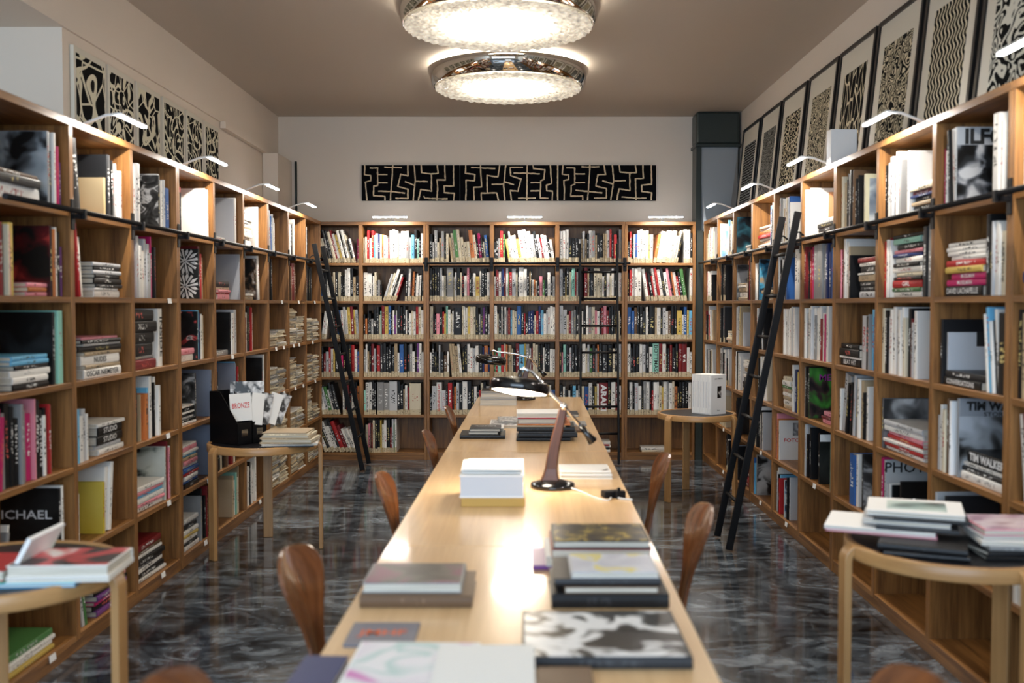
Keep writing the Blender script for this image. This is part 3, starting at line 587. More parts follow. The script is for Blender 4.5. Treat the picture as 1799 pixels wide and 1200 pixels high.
# ------------------------------------------------------------------ face-out books with pictures
G=lambda v:(v,v,v)
STY={ # board colour, picture stops, scale, seed, texts, label
'couple':((.3,.32,.34),[(.38,G(.01)),(.46,(.10,.11,.12)),(.52,(.30,.34,.37)),(.7,(.55,.58,.6))],4.2,4,[],'large grey photo book with black and white portrait cover'),
'redfig':((.03,.01,.012),[(.4,G(.008)),(.58,(.10,.01,.012)),(.7,(.45,.05,.04))],6,2,[],'black book with dim red figure on the cover'),
'darkframe':((.02,.02,.022),[(.4,G(.008)),(.7,(.03,.035,.04))],5,3,[],'black framed book propped behind a pile'),
'michael':((.012,.012,.014),[(.4,G(.007)),(.7,G(.02))],5,5,[('MICHAEL',.052,.5,.62,'W')],'black book titled with pale capitals'),
'buff':((.55,.42,.22),[(.3,(.60,.47,.27)),(.7,(.66,.54,.33))],3,1,[],'small buff paper folder between dark spines'),
'yellow':((.6,.45,.04),[(.3,(.62,.46,.05)),(.7,(.70,.55,.10))],3,2,[],'yellow softcover book facing out'),
'swirl':((.03,.03,.03),[(.40,G(.008)),(.50,G(.05)),(.56,G(.5)),(.62,G(.06)),(.75,G(.4))],9,7,[],'black book with swirling white photograph'),
'palefig':((.6,.62,.56),[(.36,G(.02)),(.42,(.35,.38,.32)),(.5,(.62,.64,.56)),(.8,(.70,.72,.66))],5,9,[],'pale green art book with dark smudge drawing'),
'whiteart':((.78,.78,.76),[(.2,(.78,.78,.76)),(.8,(.82,.82,.80))],3,1,[],'large plain white book propped facing out'),
'starburst':((.02,.02,.02),None,1,0,[],'black book with white star-shaped tile pattern'),
'candy':((.02,.02,.02),[(.40,G(.01)),(.52,G(.02)),(.58,(.5,.05,.05)),(.62,(.7,.66,.6)),(.7,G(.05))],8,3,[],'black book with red and white striped picture'),
'tree':((.05,.05,.05),[(.40,G(.01)),(.55,G(.07)),(.66,G(.45))],8,5,[],'dark book with tangled tree photograph'),
'slate':((.22,.25,.32),[(.3,(.20,.23,.30)),(.7,(.27,.30,.38))],2,3,[],'plain slate blue book facing out'),
'palegrey':((.42,.43,.46),[(.3,(.42,.43,.46)),(.7,(.48,.49,.52))],2,5,[],'large plain pale grey board standing face out'),
'night':((.01,.01,.012),[(.4,G(.007)),(.6,G(.015)),(.75,G(.06))],6,2,[],'glossy black book facing out'),
'cardcream':((.55,.42,.26),[(.3,(.55,.42,.26)),(.7,(.62,.49,.32))],3,4,[],'tan card folder standing face out'),
'darkfig':((.05,.03,.03),[(.42,G(.01)),(.52,(.09,.05,.03)),(.58,(.25,.2,.16)),(.7,G(.5))],9,6,[],'dark book with small pale portrait'),
'skyblue':((.3,.5,.7),[(.35,(.10,.28,.60)),(.5,(.25,.48,.75)),(.7,(.75,.70,.45))],5,2,[],'blue sky picture book facing out'),
'tealphoto':((.02,.09,.13),[(.40,(.01,.015,.02)),(.50,(.02,.10,.14)),(.62,(.06,.25,.32)),(.75,(.55,.55,.4))],5,3,[],'dark teal landscape photo book facing out'),
'greyfig':((.25,.25,.25),[(.38,G(.01)),(.5,G(.12)),(.65,G(.4))],6,8,[],'grey photo book behind tan pile'),
'apartbook':((.012,.012,.015),[(.4,G(.008)),(.7,G(.03))],6,1,[('A P',.06,.6,.78,'O'),('K C',.06,.6,.5,'W')],'black book with spaced orange and white capitals'),
'bluephoto':((.05,.25,.45),[(.36,(.01,.015,.02)),(.46,(.03,.18,.33)),(.58,(.10,.42,.62)),(.72,(.5,.35,.2))],6,4,[],'bright blue picture book facing out'),
'riders':((.3,.3,.28),[(.42,G(.01)),(.47,G(.12)),(.54,G(.42)),(.8,G(.55))],7,5,[('1971',.03,.75,.10,'W')],'grey photo book with dark horse rider shapes'),
'fotografia':((.72,.70,.66),[(.3,(.74,.72,.68)),(.8,(.78,.76,.73))],3,3,[('FOTOGRAFIA',.034,.5,.5,'R'),('ooooo',.016,.5,.30,'K'),],'pale book with red title and small portrait'),
'bluewhite':((.5,.55,.6),[(.38,(.02,.03,.05)),(.46,(.10,.22,.40)),(.54,(.60,.64,.66)),(.7,(.7,.72,.72))],7,2,[],'blue and white photo book facing out'),
'orangecard':((.76,.74,.70),[(.3,(.76,.74,.70)),(.8,(.8,.78,.74))],3,4,[],'white book behind an orange card marked LA'),
'stylebook':((.03,.05,.02),[(.40,G(.01)),(.47,(.05,.03,.03)),(.54,(.04,.19,.03)),(.66,(.10,.38,.06))],4.5,6,[('METRO',.055,.52,.80,'V'),('S',.10,.62,.5,'W')],'black and green fashion book with violet title'),
'blackwhite':((.01,.01,.01),[(.45,G(.008)),(.75,G(.03))],4,3,[],'black book with white top band'),
'ivoryframe':((.55,.52,.36),[(.35,(.10,.13,.18)),(.5,(.28,.33,.38)),(.65,(.55,.58,.6))],5,3,[],'ivory edged book with misty picture'),
'veil':((.02,.02,.02),[(.42,G(.01)),(.55,G(.06)),(.65,G(.45))],7,9,[],'black book with veiled figure photograph'),
'portrait':((.12,.12,.13),[(.42,G(.03)),(.52,G(.08)),(.60,G(.22)),(.74,G(.6))],4.5,2,[],'wide grey book with small face on cover'),
'photomag':((.45,.46,.46),[(.3,(.42,.43,.43)),(.8,(.52,.52,.52))],3,3,[('PHOTO',.07,.4,.88,'K')],'grey magazine headed PHOTO'),
'imagebook':((.008,.008,.009),[(.4,G(.006)),(.8,G(.012))],3,3,[('image',.095,.62,.55,'W')],'black book titled image in pale letters'),
'ilford':((.50,.52,.54),[(.42,G(.008)),(.50,(.03,.033,.036)),(.55,(.22,.23,.25)),(.60,(.62,.62,.62))],6,9,[('ILFORD',.082,.56,.87,'K')],'black and white book headed ILFORD'),
'greycard':((.012,.012,.014),None,1,0,[],'black box with pale grey folder and dark seal'),
'storybook':((.30,.32,.35),[(.38,G(.01)),(.45,G(.10)),(.52,(.30,.32,.34)),(.68,(.50,.53,.57))],4,6,[('TIM WALKER',.048,.55,.90,'K'),('STORY TELLER',.024,.66,.80,'K')],'large silvery book with dark figure and storm sky'),
'bluebook':((.12,.25,.33),[(.3,(.09,.20,.27)),(.7,(.17,.32,.40))],2,3,[],'wide blue book standing low behind the table pile'),
}
TM={'W':M_TEXT_W,'K':M_TEXT_K,'R':M_TEXT_R,'O':M_TEXT_O,'V':M_TEXT_V}
for (c,bay,row,u,w,h,z0,sty,t) in FACES:
    bc,stops,sc,sd,texts,lab=STY[sty]; w=min(w,c.depth-.05)
    # upright book, spine at the shelf front; its camera-side board carries the picture
    m=MB(); p=MB(); book_faces(m,p,t,h,w,bc,inkfor('k' if sum(bc)<.5 else 'w'),R.random(),0)
    o=m.build('book',M_BOOK,attrs=True,M=c.M(u,.02,z0+.0005)); p.build('page_block',M_PAGES,o)
    FM=Matrix(((0,1,0,0),(-1,0,0,w),(0,0,1,0),(0,0,0,1))) if c is LEFT else Matrix(((0,-1,0,t),(1,0,0,0),(0,0,1,0),(0,0,0,1)))
    y0=-.0008
    if sty=='starburst':
        m=MB(); n=3; s_=w/2
        for ix in range(2):
            for iz in range(2):
                cx,cz=(ix+.5)*w/2,(iz+.5)*h/2
                for q in range(8):
                    th=q*PI/4+.2; 
                    for (r0,r1,ww) in ((.004,.078,.006),):
                        a0=th; p=len(m.v); 
                        for rr,da in ((r0,-.9),(r0,.9),(r1,.10),(r1,-.10)):
                            x=cx+rr*math.cos(a0+da); z=cz+rr*math.sin(a0+da); m.v.append((min(w-.002,max(.002,x)),y0,min(h-.002,max(.002,z))))
                        m.face((p,p+1,p+2,p+3))
                    th2=th+PI/8; p=len(m.v)
                    for rr,da in ((.030,0),(.060,-.17),(.092,0),(.060,.17)):
                        x=cx+rr*math.cos(th2+da); z=cz+rr*math.sin(th2+da); m.v.append((min(w-.002,max(.002,x)),y0,min(h-.002,max(.002,z))))
                    m.face((p,p+1,p+2,p+3))
        fixn(m.build('cover_pattern',M_CARD,o)).matrix_local=FM
    elif sty=='greycard':
        m=MB(); m.box(.02,w-.02,-.012,y0,.03,h*.8); m.build('grey_folder',M_GREYC,o).matrix_local=FM
        m=MB(); m.box(w*.45,w*.62,-.0135,-.012,h*.58,h*.8+.002); m.build('seal',M_TEXT_K,o).matrix_local=FM
    else:
        mg=.0 if sty not in('ivoryframe',) else .02
        zt=h if sty not in('ilford','storybook','photomag') else h*.78
        m=MB(); m.box(.002+mg,w-.002-mg,y0,.0,.002+mg,zt-.002-mg)
        m.build('cover_picture',photo_mat(sty,stops,sc*1.6,sd),o).matrix_local=FM
    if sty=='orangecard':
        m=MB(); m.box(w*.35,w*.98,-.006,-.002,h*.30,h*.92); q=m.build('orange_card',plain('orange_card',(.66,.33,.16),.6),o); q.matrix_local=FM; text_child('LA PHOTO',.018,M_TEXT_R,o,(w*.68,-.0068,h*.55),ROT_FRONT,'title'); o.children[-1].matrix_local=FM@Matrix.Translation((w*.68,-.0068,h*.55))@ROT_FRONT
    if sty=='fotografia':
        m=MB(); m.box(w*.3,w*.9,-.0016,-.001,h*.62,h*.94); m.build('portrait_picture',photo_mat('fotop',[(.45,G(.02)),(.6,G(.3)),(.7,G(.7))],14,3),o).matrix_local=FM
    if sty=='blackwhite':
        m=MB(); m.box(.003,w-.003,-.0016,-.001,h*.84,h*.98); m.build('top_band',M_CARD,o).matrix_local=FM
    if sty=='fotografia': texts=texts[:1]
    for (s_,sz,fx,fz,mt) in texts: text_child(s_,sz,TM[mt],o,(0,0,0),ROT_FRONT,'title',fit=min(w*.92,sz*.72*len(s_))).matrix_local=FM@Matrix.Translation((w*fx,-.0022,h*fz))@ROT_FRONT
    tag(o,f"{lab}, {rowwords(row)}, {baywords(c,bay).replace(' bookcase','').replace(' nearest','') if c is LEFT or c is RIGHT else ''}",'book',f"picture-covered books on the {c.word}")

# ------------------------------------------------------------------ shelf labels (paper tags)
def tags():
    spots=[(LEFT,0,5,.35),(LEFT,1,5,.35),(LEFT,2,5,.3),(LEFT,2,4,.4),(LEFT,3,5,.35),(LEFT,3,4,.42),(LEFT,2,3,.4),(LEFT,2,1,.45),(LEFT,4,2,.3),(LEFT,5,5,.3),(LEFT,6,1,.35),(LEFT,7,1,.3),(LEFT,8,1,.3),(LEFT,6,2,.4),(LEFT,6,2,.15),(LEFT,7,2,.3),(LEFT,7,2,.1),(LEFT,8,2,.2),(LEFT,6,3,.4),(LEFT,7,3,.15),(LEFT,7,3,.45),(LEFT,8,3,.3),(RIGHT,1,4,.3),(RIGHT,1,5,.3),(RIGHT,3,4,.3),(RIGHT,4,5,.35),(RIGHT,3,5,.3),(RIGHT,5,4,.3),(RIGHT,6,4,.5)]
    for (c,bay,row,u) in spots:
        a,bb=bay_range(c,bay); m=MB(); m.box(0,.055,-.0012,0,-.028,.0)
        o=m.build('shelf_label',M_CARD,M=c.M(a+u,-.0005,ROWZ[row]+.0)@Matrix.Rotation(rad(-8),4,'X')@Matrix.Translation((0,-.001,0)))
        tag(o,f"white paper tag {'farther along ' if (row==2 or row==3) and u>.29 else ''}on {rowwords(row)} edge, {baywords(c,bay)}",'label','paper tags on the shelf edges')
    for (bay) in (0,5,6,7,8):
        a,bb=bay_range(RIGHT,bay); m=MB(); m.box(0,.07,-.001,0,0,.035)
        o=m.build('shelf_label',M_CARD,M=RIGHT.M(a+.05,RIGHT.depth-.0215,ROWZ[5]+.10))
        tag(o,f"white tag inside back of bottom shelf, {baywords(RIGHT,bay)}",'label','paper tags inside the empty bottom shelves')
tags()

# ------------------------------------------------------------------ ladder rails
def rail(c,u0,u1,label,div):
    t=bpy.data.objects.new('ladder_rail',None); COL.objects.link(t); t.matrix_world=c.M(u0,-.045,1.888); tag(t,label,'rail')
    m=MB(); m.tube([(0,0,0),(u1-u0,0,0)],.0115,12); m.build('rail_tube',M_BLACK,t)
    for x in div:
        m=MB(); m.box(x-u0-.017,x-u0+.017,.0385,.0435,-.075,.055); m.box(x-u0-.011,x-u0+.011,-.002,.0385,-.028,-.008); m.box(x-u0-.011,x-u0+.011,-.016,.004,-.03,.012); m.build('rail_bracket',M_BLACK,t,bevel=.001,seg=1)
rail(LEFT,.02,5.88,'black steel ladder rail along the left bookcase below its top shelf',[e for e in LEFT.e[1:-1]])
rail(RIGHT,.03,6.64,'black steel ladder rail along the right bookcase below its top shelf',RIGHT.e[1:-1])
rail(BACK,1.23,3.2,'short black ladder rail across the middle of the back bookcase',[1.254,1.881,2.508,3.152])

# ------------------------------------------------------------------ ladders
def ladder(foot0,foot1,top0,top1,rz,label):
    f0,f1,t0,t1=map(Vector,(foot0,foot1,top0,top1)); base=(f0+f1)/2
    t=thing('ladder',base,label,'ladder','black library ladders')
    ax=(f1-f0).normalized()
    for a,b_ in ((f0,t0),(f1,t1)):
        m=MB(); d=(b_-a).normalized(); n=d.cross(ax).normalized(); m.sweep([a-base+d*.0,b_-base],.02,.042,ax); m.build('side_rail',M_BLACK,t,bevel=.003)
    for z in rz:
        k=z/t0.z; p=f0.lerp(t0,k)-base; q=f1.lerp(t1,k)-base; m=MB(); m.tube([p,q],.0115,8); m.build('rung',M_BLACK,t)
    for a,b_ in ((f0,t0),(f1,t1)):
        k=1.91/b_.z; p=a.lerp(b_,k)-base; nrm=d.cross(ax).normalized()
        o=(t0-f0); o.z=0; o=o.normalized()
        m=MB(); m.sweep([p-o*.01,p+o*.035+Vector((0,0,.018)),p+o*.062+Vector((0,0,-.004))],.02,.008,ax); m.build('hook',M_BLACK,t)
    return t
RZ=[1.80,1.545,1.29,1.04,.79,.535,.285]
ladder((-1.43,8.86,.012),(-1.43,9.24,.012),(-1.835,8.80,2.03),(-1.835,9.18,2.03),RZ,'black metal ladder leaning on the far end of the left bookcase')
ladder((1.25,6.33,.012),(1.25,5.97,.012),(1.650,6.34,2.05),(1.650,5.98,2.05),RZ,'black metal ladder leaning on the right bookcase beside the round table')
ladder((.545,9.18,.012),(.895,9.18,.012),(.545,9.44,2.07),(.895,9.44,2.07),RZ,'black metal ladder standing against the back bookcase')

# ------------------------------------------------------------------ picture lights on the bookcases
def bar_light(M,length,label,tee=False):
    t=bpy.data.objects.new('picture_light',None); COL.objects.link(t); t.matrix_world=M; tag(t,label,'lamp','slim bookcase top lights')
    # local: x along the case, y into the case, z up, origin on the case's front top edge
    m=MB()
    if tee: m.tube([(0,.08,.006),(0,.03,.03),(0,-.12,.034),(0,-.165,.03)],.006,8)
    else: m.tube([(0,.08,.006),(0,.05,.012),(0,-.06,.055),(0,-.115,.06)],.0065,8)
    m.build('arm',M_WHITEP,t)
    m=MB(); m.box(-.02,.02,.055,.11,0,.008); m.build('base_plate',M_WHITEP,t,bevel=.002)
    x0,x1=(-length/2,length/2) if tee else (-.01,length)
    y=-.165 if tee else -.12; z=.03 if tee else .055
    m=MB(); m.box(x0,x1,y-.013,y+.013,z+.001,z+.011); m.build('housing',M_WHITEP,t,bevel=.003)
    m=MB(); m.box(x0+.006,x1-.006,y-.010,y+.010,z-.006,z+.001); m.build('led_strip',M_LED,t)
    l=bpy.data.lights.new('picture_light_glow','AREA'); l.shape='RECTANGLE'; l.size=x1-x0-.02; l.size_y=.02; l.energy=BARLIGHT; l.color=(1.0,.90,.76)
    lo=bpy.data.objects.new('picture_light_glow',l); COL.objects.link(lo); lo.parent=t; lo.matrix_local=Matrix.Translation(((x0+x1)/2,y,z-.008))
w3=['first and nearest','second nearest','third nearest','farthest']
for i,y in enumerate((4.48,5.77,7.06,8.37)): bar_light(LEFT.M(y-YL0,0,TOP),.30,f"{w3[i]} slim LED light on top of the left bookcase")
w4=['nearest','second nearest','third nearest','fourth nearest','farthest']
for i,y in enumerate((3.10,4.43,5.77,7.03,8.40)):
    M=RIGHT.M(9.53-y,0,TOP)@Matrix.Diagonal((-1,1,1,1))
    bar_light(RIGHT.M(9.53-y,0,TOP)@Matrix.Translation((-.30,0,0)) if False else RIGHT.M(9.53-y-.0,0,TOP),-.30 if False else .30,f"{w4[i]} slim LED light on top of the right bookcase") if False else None
def bar_light_r(y,label):
    t=bpy.data.objects.new('picture_light',None); COL.objects.link(t); t.matrix_world=RIGHT.M(9.53-y,0,TOP); tag(t,label,'lamp','slim bookcase top lights')
    m=MB(); m.tube([(0,.08,.006),(0,.05,.012),(0,-.06,.055),(0,-.115,.06)],.0065,8); m.build('arm',M_WHITEP,t)
    m=MB(); m.box(-.02,.02,.055,.11,0,.008); m.build('base_plate',M_WHITEP,t,bevel=.002)
    m=MB(); m.box(-.30,.01,-.133,-.107,.056,.066); m.build('housing',M_WHITEP,t,bevel=.003)
    m=MB(); m.box(-.294,.004,-.130,-.110,.049,.056); m.build('led_strip',M_LED,t)
    l=bpy.data.lights.new('picture_light_glow','AREA'); l.shape='RECTANGLE'; l.size=.28; l.size_y=.02; l.energy=BARLIGHT; l.color=(1.0,.90,.76)
    lo=bpy.data.objects.new('picture_light_glow',l); COL.objects.link(lo); lo.parent=t; lo.matrix_local=Matrix.Translation((-.145,-.12,.047))
for i,y in enumerate((3.10,4.43,5.77,7.03,8.40)): bar_light_r(y,f"{w4[i]} slim LED light on top of the right bookcase")
for n,x in (('first',-1.24),('second',.022),('third',1.345)):
    bar_light(BACK.M(x+2.172,0,TOP),.33,f"{n} slim LED light from the left on the back bookcase",tee=True)

# ------------------------------------------------------------------ ceiling lamps
def drum_mats():
    m,nt,p,N,L=newmat('crystal_diffuser'); tc=N.new('ShaderNodeTexCoord')
    vo=N.new('ShaderNodeTexVoronoi'); vo.inputs['Scale'].default_value=34; L.new(tc.outputs['Object'],vo.inputs['Vector'])
    mp=N.new('ShaderNodeMapping'); mp.inputs['Scale'].default_value=(1,1,0); L.new(tc.outputs['Object'],mp.inputs[0])
    gr=N.new('ShaderNodeVectorMath'); gr.operation='LENGTH'; L.new(mp.outputs[0],gr.inputs[0])
    M=lambda *a: math_n(N,L,*a)
    nz=N.new('ShaderNodeTexNoise'); nz.inputs['Scale'].default_value=6; nz.inputs['Detail'].default_value=3; L.new(tc.outputs['Object'],nz.inputs['Vector'])
    rr=M('MULTIPLY_ADD',nz.outputs['Fac'],.14,gr.outputs['Value'])
    r=ramp(N,[(.08,G(.6)),(.18,G(1)),(.28,G(.20)),(.36,G(.5)),(.44,G(.09)),(.54,G(.045)),(.66,G(.035))]); L.new(rr,r.inputs[0])
    v=M('MULTIPLY',r.outputs[0],M('MULTIPLY_ADD',vo.outputs['Distance'],-1.1,1.25))
    L.new(M('MULTIPLY',v,DRUM_E),p.inputs['Emission Strength']); p.inputs['Emission Color'].default_value=(1.0,.87,.66,1); p.inputs['Base Color'].default_value=(.75,.72,.65,1); p.inputs['Roughness'].default_value=.2
    return m
M_DRUM=drum_mats()
def drum(x,y,label):
    t=thing('ceiling_lamp',(x,y,0),label,'ceiling lamp','round chrome ceiling lamps')
    m=MB(); m.lathe([(.50,ZC-.002),(.50,ZC-.03)],64); m.build('ceiling_mount',M_WHITEP,t)
    m=MB(); m.lathe([(.560,3.165),(.566,3.160),(.574,3.165),(.622,3.284),(.620,3.290),(.610,3.288),(.560,3.170)],96); m.build('chrome_ring',M_CHROMEW,t)
    m=MB(); m.lathe([(.05,3.330),(.600,3.294),(.600,3.289),(.05,3.320)],64); m.build('top_reflector',M_WHITEP,t)
    m=MB(); n=96; rings=[]; rs=[0.0]+[.025+.535*i/22 for i in range(23)]
    b0=0; m.v.append((0,0,3.158))
    for i,r in enumerate(rs[1:]):
        for j in range(n):
            th=2*PI*(j+.5*(i%2))/n; dz=-.010*((i+j)%2) - (.006 if i==22 else 0); m.v.append((r*math.cos(th),r*math.sin(th),3.160+dz+R.uniform(-.003,.003)))
    for j in range(n): m.face((0,1+(j+1)%n,1+j))
    for i in range(22):
        for j in range(n):
            a=1+i*n; m.face((a+j,a+(j+1)%n,a+n+(j+1)%n,a+n+j))
    m.build('crystal_diffuser',M_DRUM,t)
    return t
drum(-.108,7.74,'round chrome ceiling lamp with crystal underside, the farther whole one')
drum(-.143,6.02,'round chrome ceiling lamp cut by the top edge of the photo')
# up-light between ring and ceiling (the halo the ring throws)
M_RING=emis('halo_tube',(1.0,.93,.82),40)
for (x,y) in ((-.108,7.74),(-.143,6.02)):
    t=[o for o in COL.objects if o.name.startswith('ceiling_lamp') and abs(o.location.y-y)<.01][0]
    m=MB(); m.tube([(.555*math.cos(a*PI/24),.555*math.sin(a*PI/24),3.318) for a in range(49)],.005,6,cap=False); m.build('halo_tube',M_RING,t)
drum(-.16,4.25,'round chrome ceiling lamp over the near half of the table')
drum(-.18,2.50,'round chrome ceiling lamp above the nearest end of the table')

# ------------------------------------------------------------------ wall art
P1=[[(205,115),(200,265),(295,272),(298,355),(212,378),(225,520),(235,670)],[(290,160),(405,155),(405,430),(345,440),(338,590),(520,605),(518,670)],[(410,262),(555,262)],[(405,390),(555,390)],[(515,145),(640,150),(785,155)],[(645,115),(635,290),(612,520),(605,670)],[(420,520),(612,525),(830,552)],[(878,115),(885,280),(770,255),(722,445),(880,490),(880,635),(690,632)],[(980,115),(1000,350),(980,480),(965,670)],[(840,372),(985,430)],[(1000,368),(1190,372)],[(1092,115),(1100,232),(1250,250),(1355,240),(1345,115)],[(1252,250),(1252,520),(1085,492),(1045,670)],[(1460,115),(1470,345),(1340,345),(1350,470),(1335,670)],[(1130,600),(1150,630),(1340,640),(1500,640)],[(1598,115),(1600,440),(1455,438),(1455,545),(1610,555),(1600,670)]]
P2=[[(170,120),(165,240),(315,260),(308,355),(175,350),(175,500),(170,670)],[(260,150),(440,158),(630,165)],[(400,120),(420,455),(295,460),(300,670)],[(705,120),(675,295),(580,288),(505,272),(508,545)],[(420,670),(412,552),(655,548),(685,670)],[(798,120),(775,370),(765,420),(785,670)],[(580,415),(760,408)],[(780,375),(925,418)],[(1065,150),(870,148),(875,280),(1040,330),(990,520),(868,512),(890,670)],[(1135,115),(1130,670)],[(925,235),(1130,240),(1330,250)],[(1225,115),(1235,165),(1415,185),(1400,335),(1350,360),(1340,630),(1465,630)],[(1195,385),(1345,385)],[(1190,515),(1340,515)],[(995,630),(1265,628)],[(1500,115),(1520,400),(1440,425),(1440,515),(1535,520),(1530,665)],[(1628,115),(1628,660)]]
P3=[[(165,110),(158,258),(255,265),(255,340),(180,355),(190,520),(185,655)],[(225,152),(350,158),(352,410),(298,435),(290,600),(480,600),(478,655)],[(358,250),(510,250)],[(355,385),(510,385)],[(462,140),(595,142),(732,138)],[(590,110),(575,400),(555,655)],[(370,505),(780,548)],[(810,110),(838,262),(715,262),(682,440),(850,480),(850,628),(658,628)],[(940,110),(965,350),(945,480),(920,655)],[(792,358),(950,408)],[(965,358),(1150,355)],[(1050,110),(1062,222),(1215,235),(1320,228),(1305,110)],[(1215,235),(1220,510),(1048,485),(1018,655)],[(1422,110),(1430,320),(1305,325),(1318,655)],[(1095,608),(1310,632),(1475,628)],[(1555,110),(1562,412),(1408,425),(1405,525),(1560,545),(1558,655)]]
M_HESS=plain('black_woven_cloth',(.004,.004,.005),.9,spec=.05,bump=.5,bscale=300)
M_CORD=plain('cream_cord',(.86,.68,.45),.8,bump=.4,bscale=300)
def panel(lines,ox,x_left,pw,label):
    sc=1/9/178.0; z_top=2.862; hh=.346
    t=thing('wall_panel',(x_left+pw/2,YB-.003,z_top-hh),label,'artwork','black maze panels on the back wall')
    m=MB(); m.box(-pw/2+.002,pw/2-.002,-.03,0,0,hh); m.build('backing',M_HESS,t,bevel=.003)
    m=MB()
    for L_ in lines:
        pts=[(-pw/2+(x-ox)*sc, hh-(y-112)*sc*(hh/.3465)) for x,y in L_]
        pts=[(min(pw/2-.006,max(-pw/2+.006,x)),min(hh-.002,max(.002,z))) for x,z in pts]
        # roughened cord
        path=[]
        for i in range(len(pts)-1):
            n=max(2,int(math.dist(pts[i],pts[i+1])/.02))
            for q in range(n): path.append((pts[i][0]+(pts[i+1][0]-pts[i][0])*q/n+R.uniform(-.0015,.0015),pts[i][1]+(pts[i+1][1]-pts[i][1])*q/n+R.uniform(-.0015,.0015)))
        path.append(pts[-1])
        # flat ribbon with joints: short boxes plus knots
        for i in range(len(path)-1):
            a=Vector((path[i][0],-.034,path[i][1])); c_=Vector((path[i+1][0],-.034,path[i+1][1])); w_=R.uniform(.0085,.0125)
            dx=(c_-a).normalized(); nn=Vector((-dx.z,0,dx.x))*w_/1.0
            p=len(m.v); a=a-dx*.003; c_=c_+dx*.003
            for pp in (a-nn*.6,c_-nn*.6,c_+nn*.6,a+nn*.6): m.v.append(tuple(pp))
            for pp in (a-nn*.6,c_-nn*.6,c_+nn*.6,a+nn*.6): m.v.append((pp.x,-.0295,pp.z))
            m.face((p,p+1,p+2,p+3)); m.face((p,p+4,p+5,p+1)); m.face((p+2,p+6,p+7,p+3))
    fixn(m.build('line_pattern',M_CORD,t))
panel(P1,150,-1.579,.966,'black panel with cream maze lines, left of the three on the back wall')
panel(P2,78,-.612,.966,'black panel with cream maze lines, middle of three above the shelves')
panel(P3,95,.355,.962,'black panel with cream maze lines, right of three beside the duct')
lp=[('bold thick hooks and arcs',3.2,3,2.2,.55,1),('angular crossing bars',5.0,7,2.6,.56,2),('eye-like curved shapes',4.6,12,2.4,.55,3),('a dark arch and small hatching',4.8,16,2.6,.58,4),('fine mixed scribbles',5.6,21,3.0,.58,5),('narrow tangled strokes',5.8,26,3.0,.6,6)]
for i,(y0,y1) in enumerate(((5.36,5.77),(5.80,6.19),(6.23,6.63),(6.68,7.10),(7.14,7.50),(7.55,7.90))):
    w=y1-y0; hh=.56; t=thing('framed_print',(XL-.013,(y0+y1)/2,2.32),f"black print with {lp[i][0]}, {ORD[i+1]} of six, left wall",'picture','black and cream prints on the left wall',rz=-PI/2)
    t.rotation_euler=(0,0,PI/2)
    # local x -> world y ; local -y -> world +x (front)
    m=MB(); m.box(-w/2,w/2,-.022,.0,0,hh); m.build('panel',M_MAT,t,bevel=.002)
    m=MB(); m.box(-w/2+.025,w/2-.025,-.024,-.022,.025,hh-.035); m.build('print',line_mat(f'left_{i}','brush',lp[i][1],b=(.70,.66,.50),seed=lp[i][2],freq=lp[i][3]*1.7,thr=.70),t)
rp=[ # near first
('large white branching marks',dict(mode='contour',scale=7,freq=9,thr=.5,seed=2,b=(.68,.66,.56)),3.80,4.46),
('rows of zigzag waves',dict(mode='zig',scale=165,freq=2.0,thr=.35,seed=3),4.50,5.14),
('fine curls and eye shapes',dict(mode='contour',scale=11,freq=11,thr=.6,seed=5),5.18,5.84),
('stretched cells like roots',dict(mode='cells',scale=9,thr=.05,seed=7,stretch=(2.0,2.0,.7)),5.88,6.54),
('dense tiny maze marks',dict(mode='contour',scale=17,freq=10,thr=.55,seed=9),6.58,7.24),
('basket-like short strokes',dict(mode='cells',scale=21,thr=.085,seed=11,stretch=(1,1,1.7)),7.30,7.96),
('grey speckle behind dull glass',dict(mode='contour',scale=24,freq=10,thr=.62,seed=13,b=(.36,.36,.32)),8.02,8.66),
('thin grey wavy lines',dict(mode='hz',scale=260,freq=1.2,thr=.55,seed=15,b=(.36,.37,.36)),8.72,9.38),
('white ribbon lines partly out of view',dict(mode='contour',scale=8,freq=7,thr=.5,seed=17),3.10,3.76)]
for i,(lab,kw,y0,y1) in enumerate(rp):
    w=y1-y0; hh=.84; lean=math.atan(.085/.84)
    t=bpy.data.objects.new('framed_print',None); COL.objects.link(t); tag(t,f"black framed print with {lab}, right wall",'picture','framed prints on top of the right bookcase')
    t.matrix_world=Matrix.Translation((1.985,(y0+y1)/2,TOP+.002))@Matrix.Rotation(-PI/2,4,'Z')@Matrix.Rotation(-lean,4,'X')
    m=MB(); f=.026
    m.box(-w/2,w/2,0,.028,0,f); m.box(-w/2,w/2,0,.028,hh-f,hh); m.box(-w/2,-w/2+f,0,.028,f,hh-f); m.box(w/2-f,w/2,0,.028,f,hh-f); m.build('frame',M_FRAME,t)
    m=MB(); m.box(-w/2+f,w/2-f,.010,.022,f,hh-f); m.build('mount',M_MAT,t)
    kw=dict(kw); mode=kw.pop('mode'); sc=kw.pop('scale')
    m=MB(); m.box(-w/2+.12,w/2-.12,.0085,.010,.04,hh-.17); m.build('print',line_mat(f'right_{i}',mode,sc,**kw),t)
o=MB(); o.box(0,.15,0,.07,0,.20); q=o.build('storage_box',M_CARD,M=Matrix.Translation((1.745,5.665,TOP+.001))@Matrix.Rotation(0.05,4,'Z'),bevel=.002)
tag(q,'plain white box standing on top of the right bookcase','box')

